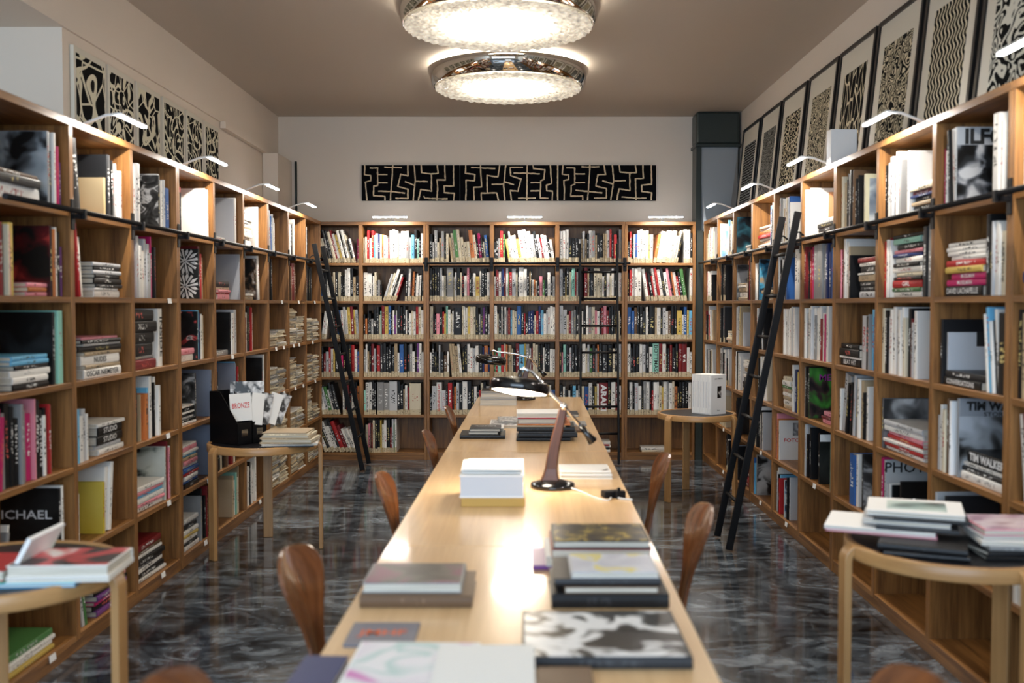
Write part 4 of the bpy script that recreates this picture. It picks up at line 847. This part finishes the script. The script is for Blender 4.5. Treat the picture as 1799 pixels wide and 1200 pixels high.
# ------------------------------------------------------------------ reading tables
TZ=.74; TROT=-.0128
TM_=Matrix.Rotation(TROT,4,'Z')
def tpt(u,y): # table frame -> world, u across from centre line
    return Vector((-.020+ .0128*(y-2)+u, y, TZ))
TN=['reading table of pale wood nearest the camera, its end cut off','reading table of pale wood carrying the near desk lamp','reading table of pale wood under the dark book piles','reading table of pale wood at the far end with the second lamp']
segs=[(1.05,3.085),(3.09,5.10),(5.105,6.68),(6.685,8.11)]
LEGY=[(1.25,2.97),(3.58,4.80),(5.55,6.10),(6.80,7.98)]
for i,(y0,y1) in enumerate(segs):
    c_=tpt(0,(y0+y1)/2); L_=y1-y0
    t=thing('reading_table',(c_.x,c_.y,0),TN[i],'table','pale wood reading tables',rz=TROT)
    m=MB(); m.box(-.418,.418,-L_/2,L_/2,TZ-.028,TZ); m.build('tabletop',M_TABLE,t,bevel=.002)
    m=MB(); m.box(-.36,.36,-L_/2+.08,-L_/2+.1,TZ-.09,TZ-.028); m.box(-.36,.36,L_/2-.1,L_/2-.08,TZ-.09,TZ-.028)
    m.box(-.36,-.34,-L_/2+.1,L_/2-.1,TZ-.09,TZ-.028); m.box(.34,.36,-L_/2+.1,L_/2-.1,TZ-.09,TZ-.028); m.build('apron',M_TABLE,t)
    for sx in (-1,1):
        for ly in LEGY[i]:
            x=sx*.36; y=ly-(y0+y1)/2; m=MB(); m.box(x-.025,x+.025,y-.025,y+.025,0,TZ-.028); m.build('leg',M_BIRCH,t,bevel=.004)

# ------------------------------------------------------------------ round bentwood tables
def round_table(x,y,z,r,angs,label,legw=.058):
    t=thing('round_table',(x,y,0),label,'table','round bentwood tables')
    m=MB(); m.lathe([(r-.022,z-.045),(r,z-.045),(r+.001,z-.04),(r+.001,z-.004),(r-.002,z),(r-.022,z),(r-.022,z-.045)],72); m.build('rim',M_BIRCH,t)
    m=MB(); m.lathe([(r-.0225,z-.004),(.0,z-.004)],64); m.lathe([(r-.0225,z-.03),(.0,z-.03)],64); fixn(m.build('tabletop',M_LINO,t))
    for a in angs:
        a=rad(a); dr=Vector((math.cos(a),math.sin(a),0)); sd=Vector((-math.sin(a),math.cos(a),0))
        path=[dr*(r-.16)+Vector((0,0,z-.058)),dr*(r-.03)+Vector((0,0,z-.058))]
        for k in range(7):
            th=k/6*PI/2; path.append(dr*(r-.03+.052*math.sin(th))+Vector((0,0,z-.058-.052*(1-math.cos(th)))))
        # legs hug the outside of the rim
        path=[dr*(r+.012)+Vector((0,0,z-.012))]+[dr*(r+.022)+Vector((0,0,z-.03))]+[dr*(r+.024)+Vector((0,0,z-.10)),dr*(r+.022)+Vector((0,0,.0))]
        path=[]
        for k in range(8):
            th=k/7*PI/2; path.append(dr*(r-.022+.040*math.sin(th))+Vector((0,0,z-.052+.040*math.cos(th)-.0)))
        path=[dr*(r-.024)+Vector((0,0,z-.013))]+path[1:]+[dr*(r+.018)+Vector((0,0,z-.2)),dr*(r+.018)+Vector((0,0,0))]
        m=MB(); m.sweep(path,legw,.024,sd); fixn(m.build('leg',M_BIRCH,t,bevel=.004))
round_table(-1.575,6.02,.666,.325,(228,8,100),'round bentwood table holding the black magazine files by the left bookcase')
round_table(1.35,7.68,.66,.30,(218,325,95),'small round bentwood table with the white boxed book set',legw=.055)
round_table(1.37,3.14,.74,.33,(183,283,40),'nearest round bentwood table on the right, piled with magazines')
round_table(-1.50,2.84,.74,.33,(-4,120,238),'nearest round bentwood table on the left, carrying a red book')

# ------------------------------------------------------------------ chairs
def make_chair():
    t=thing('plywood_chair',(0,0,0),'x','chair','moulded walnut chairs at the reading tables')
    # local: chair faces +x, back at x<0
    def shell(rows,th,name):
        m=MB(); n=13; R_=len(rows)
        for side in (0,1):
            for (c_,w,cv,nrm) in rows:
                for j in range(n):
                    s_=-1+2*j/(n-1); y=w*math.sin(s_*PI/2) if True else w*s_; q=(y/w)**2 if w>1e-4 else 0
                    p=Vector((c_[0],y,c_[1]))+Vector((nrm[0],0,nrm[1]))*(cv*q-side*th)
                    m.v.append(tuple(p))
        N_=R_*n
        for i in range(R_-1):
            for j in range(n-1):
                a=i*n+j; m.face((a,a+1,a+n+1,a+n),[(i*.04,j*.02),(i*.04,j*.02+.02),(i*.04+.04,j*.02+.02),(i*.04+.04,j*.02)],sm=True)
                a+=N_; m.face((a,a+n,a+n+1,a+1),[(i*.04,j*.02),(i*.04+.04,j*.02),(i*.04+.04,j*.02+.02),(i*.04,j*.02+.02)],sm=True)
            for j in (0,n-1):
                a=i*n+j; f=(a,a+n,a+n+N_,a+N_); m.face(f if j==0 else tuple(reversed(f)))
        for i in (0,R_-1):
            for j in range(n-1):
                a=i*n+j; f=(a,a+N_,a+N_+1,a+1); m.face(f if i==0 else tuple(reversed(f)))
        return fixn(m.build(name,M_WALNUT,t))
    rows=[]
    # back blade from the seat's rear up
    prof=[(.43,.000,.060),(.46,-.010,.052),(.50,-.020,.050),(.54,-.028,.046),(.58,-.036,.052),(.62,-.045,.064),(.66,-.055,.086),(.70,-.066,.112),(.74,-.078,.132),(.77,-.088,.138),(.795,-.097,.126),(.815,-.104,.104),(.828,-.109,.076),(.836,-.112,.042),(.838,-.113,.008)]
    for z,x,w in prof: rows.append(((x,z),w,min(.022,w*.15),(.97,.22)))
    shell(rows,.010,'backrest')
    rows=[]
    for k in range(15):
        s_=k/14; x=s_*.42-.01; w=.055+(.215-.055)*math.sin(min(1,s_*1.7)*PI/2) if s_<.6 else .215*math.sqrt(max(.002,1-((s_-.6)/.41)**2))
        z=.452-.012*math.sin(s_*PI)
        if s_<.1: z=.445
        rows.append(((x,z),w,.012,(0,1)))
    shell(rows,.012,'seat')
    for sx,sy in ((.30,.13),(.30,-.13),(.10,.09),(.10,-.09)):
        ex=.40 if sx>.2 else -.02; ey=.22 if sy>0 else -.22
        m=MB(); m.tube([(sx,sy,.430),(sx+(ex-sx)*.25,sy+(ey-sy)*.35,.40),(sx+(ex-sx)*.55,sy+(ey-sy)*.7,.25),(ex,ey,.0)],[.014,.014,.012,.009],10); m.build('leg',M_WALNUT,t)
    return t
CH=[(-.525,2.66,-9,'walnut chair with rounded back, nearest whole one on the left of the table'),
(-.455,3.87,-3,'walnut chair beside the white box, second on the left side'),
(-.405,5.19,-2,'walnut chair third along the left side of the tables'),
(-.385,6.42,-2,'walnut chair farthest along the left side of the tables'),
(.505,3.25,183,'walnut chair nearest on the right of the table beside the magazines'),
(.535,4.38,182,'walnut chair farther on the right, in front of the small round table'),
(-.545,1.72,-10,'walnut chair on the left side, only its top edge in view'),
(.62,1.73,190,'walnut chair on the right side, only its top edge in view')]
ch0=make_chair()
for i,(x,y,a,lab) in enumerate(CH):
    c_=ch0 if i==0 else copy_tree(ch0)
    c_.location=(x,y,0); c_.rotation_euler=(0,0,rad(a)); c_['label']=lab

# ------------------------------------------------------------------ desk lamps
def desk_lamp(x,y,sdx,sdy,label,on,sdz=.435,tl=-11):
    t=thing('desk_lamp',(x,y,TZ),label,'lamp','teak and chrome desk lamps')
    m=MB(); m.lathe([(0,.0),(.088,.0),(.093,.006),(.090,.018),(.045,.030),(0,.032)],48); m.build('base',M_BLACKG,t)
    m=MB(); n=12; ring=[]
    P=[]; 
    for k in range(n+1):
        s_=k/n; z=.028+.30*s_; ww=1.28; xx=-.012+.115*0+.055*math.sin(s_*PI*.5)+ -.018*math.sin(s_*PI); w=.034-.012*s_; 
        if k==0: w=.05
        if k==1: w=.038
        P.append((xx,z,w*ww))
    for (xx,z,w) in P:
        for (a,b_) in ((-1,-1),(1,-1),(1,1),(-1,1)): m.v.append((xx+a*w*.62,b_*w*.42,z))
    for i in range(n):
        for j in range(4): m.face((i*4+j,i*4+(j+1)%4,i*4+4+(j+1)%4,i*4+4+j),[(P[i][1],j*.1),(P[i][1],j*.1+.05),(P[i+1][1],j*.1+.05),(P[i+1][1],j*.1)],sm=False)
    m.face((3,2,1,0)); m.face(tuple(n*4+j for j in range(4))); m.build('stem',M_TEAK,t,bevel=.006,seg=3)
    J=Vector((.046,0,.335)); Sd=Vector((sdx,sdy,sdz)); dr=(J-Sd).normalized()
    m=MB(); m.lathe([(0,-.018),(.014,-.018),(.014,.018),(0,.018)],20,M=Matrix.Translation(J)@Matrix.Rotation(PI/2,4,'X')); m.build('joint',M_CHROME,t)
    H=J+Vector((dr.x,dr.y,dr.z)).normalized()*.10
    H=J+Vector((.072,0,-.085)); E=J+Vector((.118,0,-.145))
    m=MB(); m.tube([Sd+Vector((0,0,.05)),Sd+Vector((.015,0,.058)),Sd+Vector((.05,-sdy*.1,.045)),J+(Sd-J)*.35+Vector((0,0,.028)),J,H],.0075,12); m.build('arm',M_CHROME,t)
    d_=(E-H).normalized(); q=Vector((0,0,1)).rotation_difference(d_).to_matrix().to_4x4()
    m=MB(); l_=(E-H).length; m.lathe([(0,-.005),(.011,-.005),(.013,l_*.5),(.022,l_),(.018,l_+.004),(0,l_+.002)],24,M=Matrix.Translation(H)@q); m.build('handle',M_BLACKG,t)
    m=MB(); m.tube([Sd+Vector((0,0,.0)),Sd+Vector((0,0,.055))],.010,12); m.build('shade_stud',M_BLACKG,t)
    tilt=Matrix.Translation(Sd)@Matrix.Rotation(rad(7),4,'Y')@Matrix.Rotation(rad(tl),4,'X')
    m=MB(); m.lathe([(0,.020),(.06,.017),(.112,.006),(.122,-.004),(.122,-.038),(.118,-.042),(.114,-.038),(.114,-.010),(0,.004)],56,M=tilt); s_=m.build('shade',M_BLACKG,t)
    m=MB(); m.lathe([(.113,-.036),(.06,-.045),(0,-.048)],48,M=tilt); fixn(m.build('diffuser',M_BULB if on else M_CARD,s_))
    if on:
        l=bpy.data.lights.new('desk_lamp_light','AREA'); l.shape='DISK'; l.size=.2; l.energy=2.0; l.color=(1,.86,.68)
        lo=bpy.data.objects.new('desk_lamp_light',l); COL.objects.link(lo); lo.parent=t; lo.matrix_local=tilt@Matrix.Translation((0,0,-.058))
    return t
desk_lamp(.126,4.09,-.135,-.03,'black desk lamp with curved teak stem, lit, on the near half of the table',True)
desk_lamp(.014,7.88,-.26,0,'black desk lamp with chrome arm at the far end of the table',False,.335,4)
m=MB(); pts=[(.215,4.06,.746)]
cp=[(.20,4.03,.748),(.24,3.97,.7435),(.28,3.86,.7435),(.325,3.80,.7435),(.345,3.835,.746)]
def smooth(cp,n=8):
    out=[]; cp=[Vector(c) for c in cp]; e=[cp[0]]+cp+[cp[-1]]
    for i in range(1,len(e)-2):
        for k in range(n):
            s=k/n; a,b_,c_,d_=e[i-1],e[i],e[i+1],e[i+2]
            out.append(.5*((2*b_)+(c_-a)*s+(2*a-5*b_+4*c_-d_)*s*s+(3*b_-a-3*c_+d_)*s**3))
    out.append(cp[-1]); return out
m.tube(smooth(cp),.003,8); m.tube(smooth([(.365,3.85,.746),(.385,3.83,.7435),(.41,3.82,.7435),(.425,3.815,.742)]),.003,8)
tag(m.build('power_cable',M_WHITEP),'thin white cable from the near desk lamp to the black plug','cable')
t=thing('plug_adapter',(.348,3.88,TZ),'black plug adapter lying by the table edge near the lamp','plug',rz=.3)
m=MB(); m.box(-.035,.035,-.022,.022,.0005,.026); m.build('body',M_BLACK,t,bevel=.004)
m=MB(); m.box(.005,.045,-.045,-.018,.0005,.03); m.box(.014,.026,-.038,-.026,.03,.042); m.build('plug',M_BLACK,t,bevel=.003)

# ------------------------------------------------------------------ books and papers on tables
def flat_book(x0,y0,z,w,d,th,cl,label,rz=0,style=None,cover=None,group=None,tx=None,name='book',cat='book',spine='front'):
    """lying book; (x0,y0) near-left corner; spine along the near edge"""
    nm,base=PAL[cl]; m=MB(); p=MB(); book_faces(m,p,th,w,d,base,tuple(x*1.6+.012 for x in base),R.random(),0)
    Mx=Matrix.Translation((x0,y0,z+.0006))@Matrix.Rotation(rz,4,'Z')@Matrix.Translation((w,0,0))@Matrix.Rotation(-PI/2,4,'Y')
    if spine!='front': # fore-edge to the viewer: turn the book half round
        Mx=Matrix.Translation((x0,y0,z+.0006))@Matrix.Rotation(rz,4,'Z')@Matrix.Translation((0,d,0))@Matrix.Rotation(PI,4,'Z')@Matrix.Rotation(-PI/2,4,'Y')
    o=m.build(name,M_BOOK,attrs=True,M=Mx); p.build('page_block',M_PAGES,o)
    if cover:
        # picture lies on the upper board; upper board is at local x = th
        m=MB(); m.box(th,th+.0008,.006,d-.006,.006,w-.006); m.build('cover_picture',cover,o)
    if tx:
        s_,sz,mt,fx,fy=tx
        T=Matrix.Translation((x0,y0,z+th+.0022))@Matrix.Rotation(rz,4,'Z')@Matrix.Translation((w*fx,d*fy,0))
        q=text_child(s_,sz,mt,o,(0,0,0),Matrix.Identity(4),'title'); q.matrix_local=Mx.inverted()@T
    tag(o,label,cat,group)
    return o
def sheet(x0,y0,z,w,d,th,mat,label,rz=0,name='paper_sheet',cat='paper'):
    m=MB(); m.box(0,w,0,d,0,th); o=m.build(name,mat,M=Matrix.Translation((x0,y0,z+.0006))@Matrix.Rotation(rz,4,'Z'),bevel=.0004,seg=1)
    return tag(o,label,cat)
T=TZ
# white block on ochre box
m=MB(); m.box(0,.238,0,.29,0,.033); tag(m.build('flat_box',M_GOLD,M=Matrix.Translation((-.228,3.69,T+.0006)),bevel=.001),'shallow ochre box under the white box on the table','box')
t=thing('white_slipcase',(-.234,3.685,T+.0345),'white slipcase block standing on the ochre box','box')
m=MB(); m.box(0,.240,.0,.29,.0,.007); m.box(0,.240,0,.29,.078,.085); m.build('cover_boards',M_CARD,t,bevel=.001)
m=MB(); m.box(.003,.237,.003,.287,.007,.078); m.build('grey_side',M_GREYC,t)
for i,(dx,dy,rz) in enumerate(((.004,.01,.0),(-.002,.02,.02),(.006,.005,-.03))):
    sheet(-.228+dx,3.70+dy,T+.1205+i*.0065,.22,.25,.006,M_PAPER,f"loose white booklet, {['lowest','middle','topmost'][i]} of three on the white slipcase",rz,name='booklet',cat='booklet')
# white drawing books beyond the lamp
dr=photo_mat('sketch',[(.30,G(.02)),(.36,G(.75)),(.8,G(.82))],9,3)
flat_book(.165,4.28,T,.225,.21,.016,'W','lower white book of two lying behind the desk lamp',spine='back')
flat_book(.165,4.285,T+.0172,.22,.205,.014,'W','upper white book with a small ink drawing behind the desk lamp',spine='back',cover=dr)
# dark pile
cols=[('k',2,.30,'lowest black book'),('k',3,.325,'second black book'),('K',1,.31,'thin charcoal book third'),('k',3,.32,'black book fourth'),('x',1,.27,'thin tan book fifth'),('o',1,.29,'thin orange book sixth'),('g',3,.26,'grey book seventh'),('r',1,.27,'thin red book eighth')]
z=T
for i,(cl,th,w,lab) in enumerate(cols):
    th=.0085*th; flat_book(-.035+R.uniform(0,.02),5.47+R.uniform(0,.012),z,w,.24,th,cl,f"{lab} up in the dark pile at mid-table",rz=R.uniform(-.02,.02),spine='front' if cl in 'kKor' else 'back'); z+=th+.0006
flat_book(-.03,5.46,z,.27,.22,.024,'W','white book with grey spine on top of the dark pile at mid-table',rz=.01,spine='back')
# small black pile
flat_book(-.352,5.57,T,.255,.24,.019,'k','wide black book with gold spine print under the small pile',spine='front')
z=T+.02; flat_book(-.305,5.60,z,.17,.2,.016,'k','small black book showing white pages, middle of the small pile',spine='back'); z+=.0167
flat_book(-.298,5.60,z,.175,.2,.016,'k','small black book on top of the small pile, title in white',spine='back',tx=('AGNES',.04,M_TEXT_W,.5,.6))
# newspapers / white stack
np_=photo_mat('newsprint',[(.40,G(.03)),(.50,G(.4)),(.56,G(.62))],38,3,detail=4)
flat_book(-.20,6.05,T,.30,.30,.018,'w','white magazine pile base covered with newsprint cover',cover=np_,spine='back')
flat_book(-.145,6.14,T+.0186,.27,.30,.010,'g','black and white newspaper spread on the white magazine',cover=np_,spine='back',rz=.05)
flat_book(-.215,6.00-.26+.02,T,.105,.20,.018,'W','short white paperback lying left of the newspaper, lower one',spine='back')
flat_book(-.210,5.765,T+.0188,.100,.19,.016,'W','short white paperback lying left of the newspaper, upper one',spine='back')
flat_book(.105,6.66,T,.275,.22,.018,'K','dark green-grey album under a white envelope',spine='back')
sheet(.16,6.70,T+.0195,.13,.14,.009,M_CARD,'white envelope on the dark album past the book piles',name='envelope',cat='envelope')
flat_book(.30,5.86,T,.085,.16,.014,'h','small brown notebook at the table edge beside the dark pile',spine='front')
flat_book(.30,6.15,T,.10,.17,.012,'g','thin grey booklet at the table edge behind the brown notebook',spine='front')
# far grey albums
z=T
for i,(cl,th) in enumerate((('s',.045),('g',.012),('s',.034),('k',.016))):
    flat_book(-.318+.004*i,7.42,z,.275-.006*i,.26,th,cl,['thick grey album at the bottom of the far pile','thin grey album second in the far pile','thick silver album third in the far pile','black album on top of the far pile'][i],spine='back'); z+=th+.0006
# near-left pair
pg_=photo_mat('faded',[(.40,(.10,.09,.08)),(.50,(.16,.15,.13)),(.60,(.23,.10,.14))],9,4)
flat_book(-.405,2.45,T,.28,.235,.030,'h','large dark brown album under the grey book near the table corner',spine='front')
flat_book(-.402,2.475,T+.0306,.25,.20,.024,'g','worn grey book with faded purple lettering on the dark album',spine='back',cover=pg_)
m=MB(); m.box(0,.155,0,.155,0,.006); o=m.build('booklet',plain('slate_card',(.16,.16,.20),.4),M=Matrix.Translation((-.395,2.165,T+.0006)))
tag(o,'slate grey booklet with orange-red lettering near the table corner','booklet'); text_child('JMHF',.055,M_TEXT_O,o,(.078,.078,.0068),Matrix.Identity(4),'title',fit=.11)
# foreground papers
flat_book(-.50+.03,1.62,T,.09,.44,.02,'B','navy folder under the pink printed brochure, nearest corner',rz=-.04)
pk=photo_mat('pinkmap',[(.40,(.62,.20,.50)),(.46,(.74,.70,.76)),(.56,(.78,.77,.80)),(.64,(.45,.62,.60)),(.68,(.78,.78,.8))],7,5)
flat_book(-.365,1.62,T,.26,.52,.022,'W','white brochure printed with a pink patch at the near table end',cover=pk,rz=-.03,spine='front')
sheet(-.175,1.70,T+.024,.20,.385,.010,M_PAPER,'plain white paper pad overlapping the pink brochure')
m=MB(); m.box(0,.035,0,.03,0,.022); tag(m.build('binder_clip',M_BLACK,M=Matrix.Translation((-.150,2.095,T+.0005)),bevel=.006),'black binder clip at the top of the white paper pad','clip')
# bw magazine front right
bwm=photo_mat('dancer',[(.40,G(.006)),(.47,G(.03)),(.50,G(.35)),(.54,G(.74))],9,12,dist=1.4)
flat_book(.0,2.03,T,.353,.315,.026,'K','large black and white photo magazine at the near right table edge',cover=bwm,spine='front')
flat_book(.03,1.70,T,.11,.30,.018,'h','brown book edge below the large photo magazine')
# right dark pile
z=T
gl=photo_mat('goldink',[(.44,(.012,.011,.009)),(.50,(.05,.04,.01)),(.54,(.50,.36,.06)),(.58,(.03,.025,.01))],16,4)
sv=photo_mat('silveryellow',[(.40,(.50,.52,.60)),(.52,(.62,.64,.70)),(.58,(.70,.60,.10)),(.68,(.6,.62,.68))],9,8)
flat_book(.073,2.445,z,.292,.25,.036,'k','thick black box file at the base of the front pile',spine='front'); z+=.0366
flat_book(.105,2.45,z,.235,.22,.016,'h','tan and brown book second in the front pile',spine='back'); z+=.0166
flat_book(.080,2.455,z,.265,.22,.018,'K','charcoal ring-bound book third in the front pile',spine='front'); z+=.0186
flat_book(.122,2.46,z,.22,.19,.014,'s','silver book with yellow lettering topping the front pile',spine='back',cover=sv)
z=T
flat_book(.030,2.80,z,.20,.21,.014,'v','purple-grey thin book sticking out under the gold pile'); z+=.0146
flat_book(.068,2.79,z,.29,.24,.026,'s','grey book second in the pile with the gold cover',spine='back'); z+=.0266
flat_book(.082,2.78,z,.283,.24,.024,'R','dark red edged book beneath the gold cover',spine='back'); z+=.0246
flat_book(.088,2.79,z,.275,.23,.020,'k','black book with gold script cover topping the rear pile',spine='back',cover=gl)
flat_book(.305,3.02,T,.06,.16,.008,'w','white leaflet peeking out behind the gold covered pile') if False else None

# ------------------------------------------------------------------ on the round tables
# left: black magazine files
def magfile(x,y,rz,label):
    t=thing('magazine_file',(x,y,.6625),label,'magazine file','black magazine files on the left round table',rz=rz)
    # local: y depth (tall back at y=.26), x width .10
    m=MB(); w=.105; P=[(0,0),(.26,0),(.26,.31),(.16,.31),(.0,.13)]
    for x0,x1 in ((0,.003),(w-.003,w)):
        b_=len(m.v)
        for xx in (x0,x1):
            for (yy,zz) in P: m.v.append((xx,yy,zz))
        n=len(P); m.face(tuple(b_+i for i in reversed(range(n)))); m.face(tuple(b_+n+i for i in range(n)))
        for i in range(n): m.face((b_+i,b_+(i+1)%n,b_+n+(i+1)%n,b_+n+i))
    m.box(0,w,0,.003,0,.13); m.box(0,w,.257,.26,0,.31); m.box(0,w,0,.26,0,.003)
    fixn(m.build('shell',M_BLACK,t))
    m=MB(); m.box(.03,.075,-.0015,0,.05,.09); m.build('label_holder',M_CHROME,t)
    return t
magfile(-1.68,5.85,rad(54),'black magazine file seen from its tall side on the left round table')
magfile(-1.615,5.94,rad(54),'black magazine file holding leaflets on the left round table')
def leaflet(x,y,z,w,h,ang,tilt,mat,label,tx=None):
    m=MB(); m.box(-w/2,w/2,0,.003,0,h); o=m.build('leaflet',mat,M=Matrix.Translation((x,y,z))@Matrix.Rotation(ang,4,'Z')@Matrix.Rotation(tilt,4,'Y')@Matrix.Rotation(-.18,4,'X'))
    tag(o,label,'leaflet','leaflets in the black magazine files')
    if tx: text_child(tx,.045,M_TEXT_R,o,(0,-.0012,h*.55),ROT_FRONT,'title',fit=w*.8)
bwx=photo_mat('leafphoto',[(.42,G(.02)),(.5,G(.3)),(.6,G(.7))],16,3)
leaflet(-1.675,5.925,.80,.125,.165,.28,-.06,M_PAPER,'pale leaflet titled in red capitals leaning out of the black file',tx='BRONZE')
leaflet(-1.67,6.03,.86,.20,.17,.28,.0,bwx,'black and white photo card sticking up behind the red titled leaflet')
for i,(x,y,tl,lab) in enumerate(((-1.600,5.955,.15,'first'),(-1.570,5.985,.24,'second'),(-1.535,6.015,.34,'third'),(-1.505,6.045,.42,'last'))):
    leaflet(x,y,.775,.075,.19,.45,tl,bwx if i%2 else M_PAPER,f"{lab} of the fanned leaflets sticking out beside the red titled one")
z=.6632
for i,(cl,th,w,rz) in enumerate((('k',.008,.29,.16),('w',.012,.30,.14),('x',.010,.28,.02),('c',.014,.27,-.03),('x',.010,.27,.04),('c',.012,.25,-.02),('c',.008,.24,.06),('x',.006,.235,.0))):
    flat_book(-1.525+.01*i%.02,5.745+.004*i,z,w+.02,.24,th,cl,f"{['black folder, lowest','white pad second','tan folder third','cream booklet fourth','tan folder fifth','cream booklet sixth','cream folder seventh','tan folder topmost'][i]} of the paper pile on the left round table",rz=rz,name='booklet',cat='booklet',spine=['front','back'][i%2]); z+=th+.0006
# right far: boxed set
t=thing('boxed_book_set',(1.43,7.52,.657),'white boxed set of slim volumes on the small round table','book set',rz=rad(-51))
m=MB(); SW,SD=.192,.172
m.box(-.004,0,0,SD,0,.302); m.box(-SW,-SW+.004,0,SD,0,.302); m.box(-SW+.004,-.004,SD-.004,SD,0,.302); m.box(-SW+.004,-.004,0,SD-.004,.298,.302); m.box(-SW+.004,-.004,0,SD-.004,0,.004); m.build('slipcase',M_CARD,t)
m=MB(); m.box(.0002,.0012,SD*.42,SD*.68,.125,.215); m.build('cover_portrait',photo_mat('setport',[(.5,G(.01)),(.62,G(.1)),(.7,G(.5))],20,3),t)
SM=Matrix(((0,-1,0,.0015),(1,0,0,0),(0,0,1,0),(0,0,0,1)))
for s_,zz,sz,yy in (('JULIO PIMENTEL',.272,.013,.5),('Blume',.03,.012,.5)): text_child(s_,sz,M_TEXT_K,t,(0,0,0),ROT_FRONT,'title').matrix_local=SM@Matrix.Translation((SD*yy,0,zz))@ROT_FRONT
for k in range(7):
    x0=-SW+.006+k*.0260; m=MB(); m.box(x0,x0+.0245,-.003,SD-.02,.005,.296); o=m.build('volume',M_CARD,t,bevel=.002)
    m=MB(); m.box(x0+.009,x0+.015,-.0036,-.003,.05,.25); m.build('spine_title',M_GREYC,o)
# right near pile
z0=.7365
rose=photo_mat('rose',[(.40,(.40,.25,.33)),(.50,(.62,.48,.55)),(.60,(.72,.62,.66)),(.7,(.30,.15,.2))],7,4)
mint=photo_mat('mint',[(.42,(.04,.06,.06)),(.48,(.30,.42,.40)),(.56,(.55,.66,.62)),(.8,(.60,.70,.66))],5,6)
stackR=[('k',.014,.24,.22,'black book lowest of the left pile',1.09,2.98,-.35,None),('k',.020,.25,.2,'black book with white pages second in the left pile',1.08,3.0,-.42,None),
('p',.008,.33,.24,'red edged thin book jutting out',0.97,3.16,-.40,None),('W',.010,.33,.24,'white magazine jutting out over the table edge',0.965,3.16,-.40,None),
('K',.010,.24,.22,'ring-bound dark pad in the left pile',1.11,3.10,-.36,None),('s',.014,.26,.2,'grey paperback above the ring-bound pad',1.08,3.14,-.38,None),('k',.008,.28,.22,'thin black magazine under the topmost one',1.11,3.12,-.32,None),('W',.014,.29,.24,'white framed magazine with mint picture topping the left pile',1.10,3.16,-.36,mint)]
z=z0
for cl,th,w,d,lab,x,y,rz,cv in stackR:
    flat_book(x,y,z,w,d,th,cl,f"{lab}, nearest round table",rz=rz,cover=None,spine='front' if cl in 'kKg' else 'back')
    z+=th+.0006
    if cv:
        o=COL.objects[-1]
        tb=[q for q in COL.objects if q.get('label','').startswith('white framed magazine')][0]
        m=MB(); m.box(th,th+.0008,.05,.19,.06,.24); m.build('cover_picture',cv,tb)
stack2=[('k',.010,.30,.24,'black magazine lowest of the right pile',-.10),('K',.012,.28,.22,'charcoal magazine second in the right pile',.06),('g',.014,.29,.22,'grey magazine third in the right pile',-.14),('w',.012,.27,.2,'white magazine with red mark in the right pile',-.22),('s',.010,.28,.22,'silver magazine under the rose one',-.1),('p',.018,.29,.23,'rose tinted magazine topping the right pile',-.12)]
z=z0
for i,(cl,th,w,d,lab,rz) in enumerate(stack2):
    flat_book(1.375+.01*(i%3),2.92+.012*i,z,w,d,th,cl,f"{lab}, nearest round table",rz=rz+.05,cover=rose if i==5 else None,spine='front' if cl in 'kKg' else 'back'); z+=th+.0006
# left near pile
z=.7365
flat_book(-1.62,2.62,z,.42,.28,.010,'l','open blue and green picture book spread on the near left round table',rz=.06,cover=photo_mat('bluegreen',[(.40,(.02,.06,.14)),(.48,(.03,.20,.35)),(.54,(.05,.45,.30)),(.66,(.15,.60,.30))],6,3),spine='back'); z+=.0106
flat_book(-1.60,2.66,z,.20,.2,.030,'r','small red book at the edge of the near left round table pile',rz=.0,spine='back')
redc=photo_mat('redcover',[(.40,(.02,.015,.02)),(.46,(.50,.05,.06)),(.56,(.60,.09,.10)),(.64,(.8,.75,.72))],6,12)
flat_book(-1.385,2.64,z,.27,.22,.012,'W','white spiral book under the red covered one',rz=.08,spine='back'); flat_book(-1.39,2.655,z+.0128,.27,.2,.030,'w','thick book with red cover on the near left round table',rz=.05,cover=redc,spine='back')
m=MB(); m.box(0,.012,0,.2,0,.13); tag(m.build('brochure',M_CARD,M=Matrix.Translation((-1.405,2.68,z+.0))@Matrix.Rotation(.5,4,'Y')),'white brochure leaning on the red covered book','brochure')
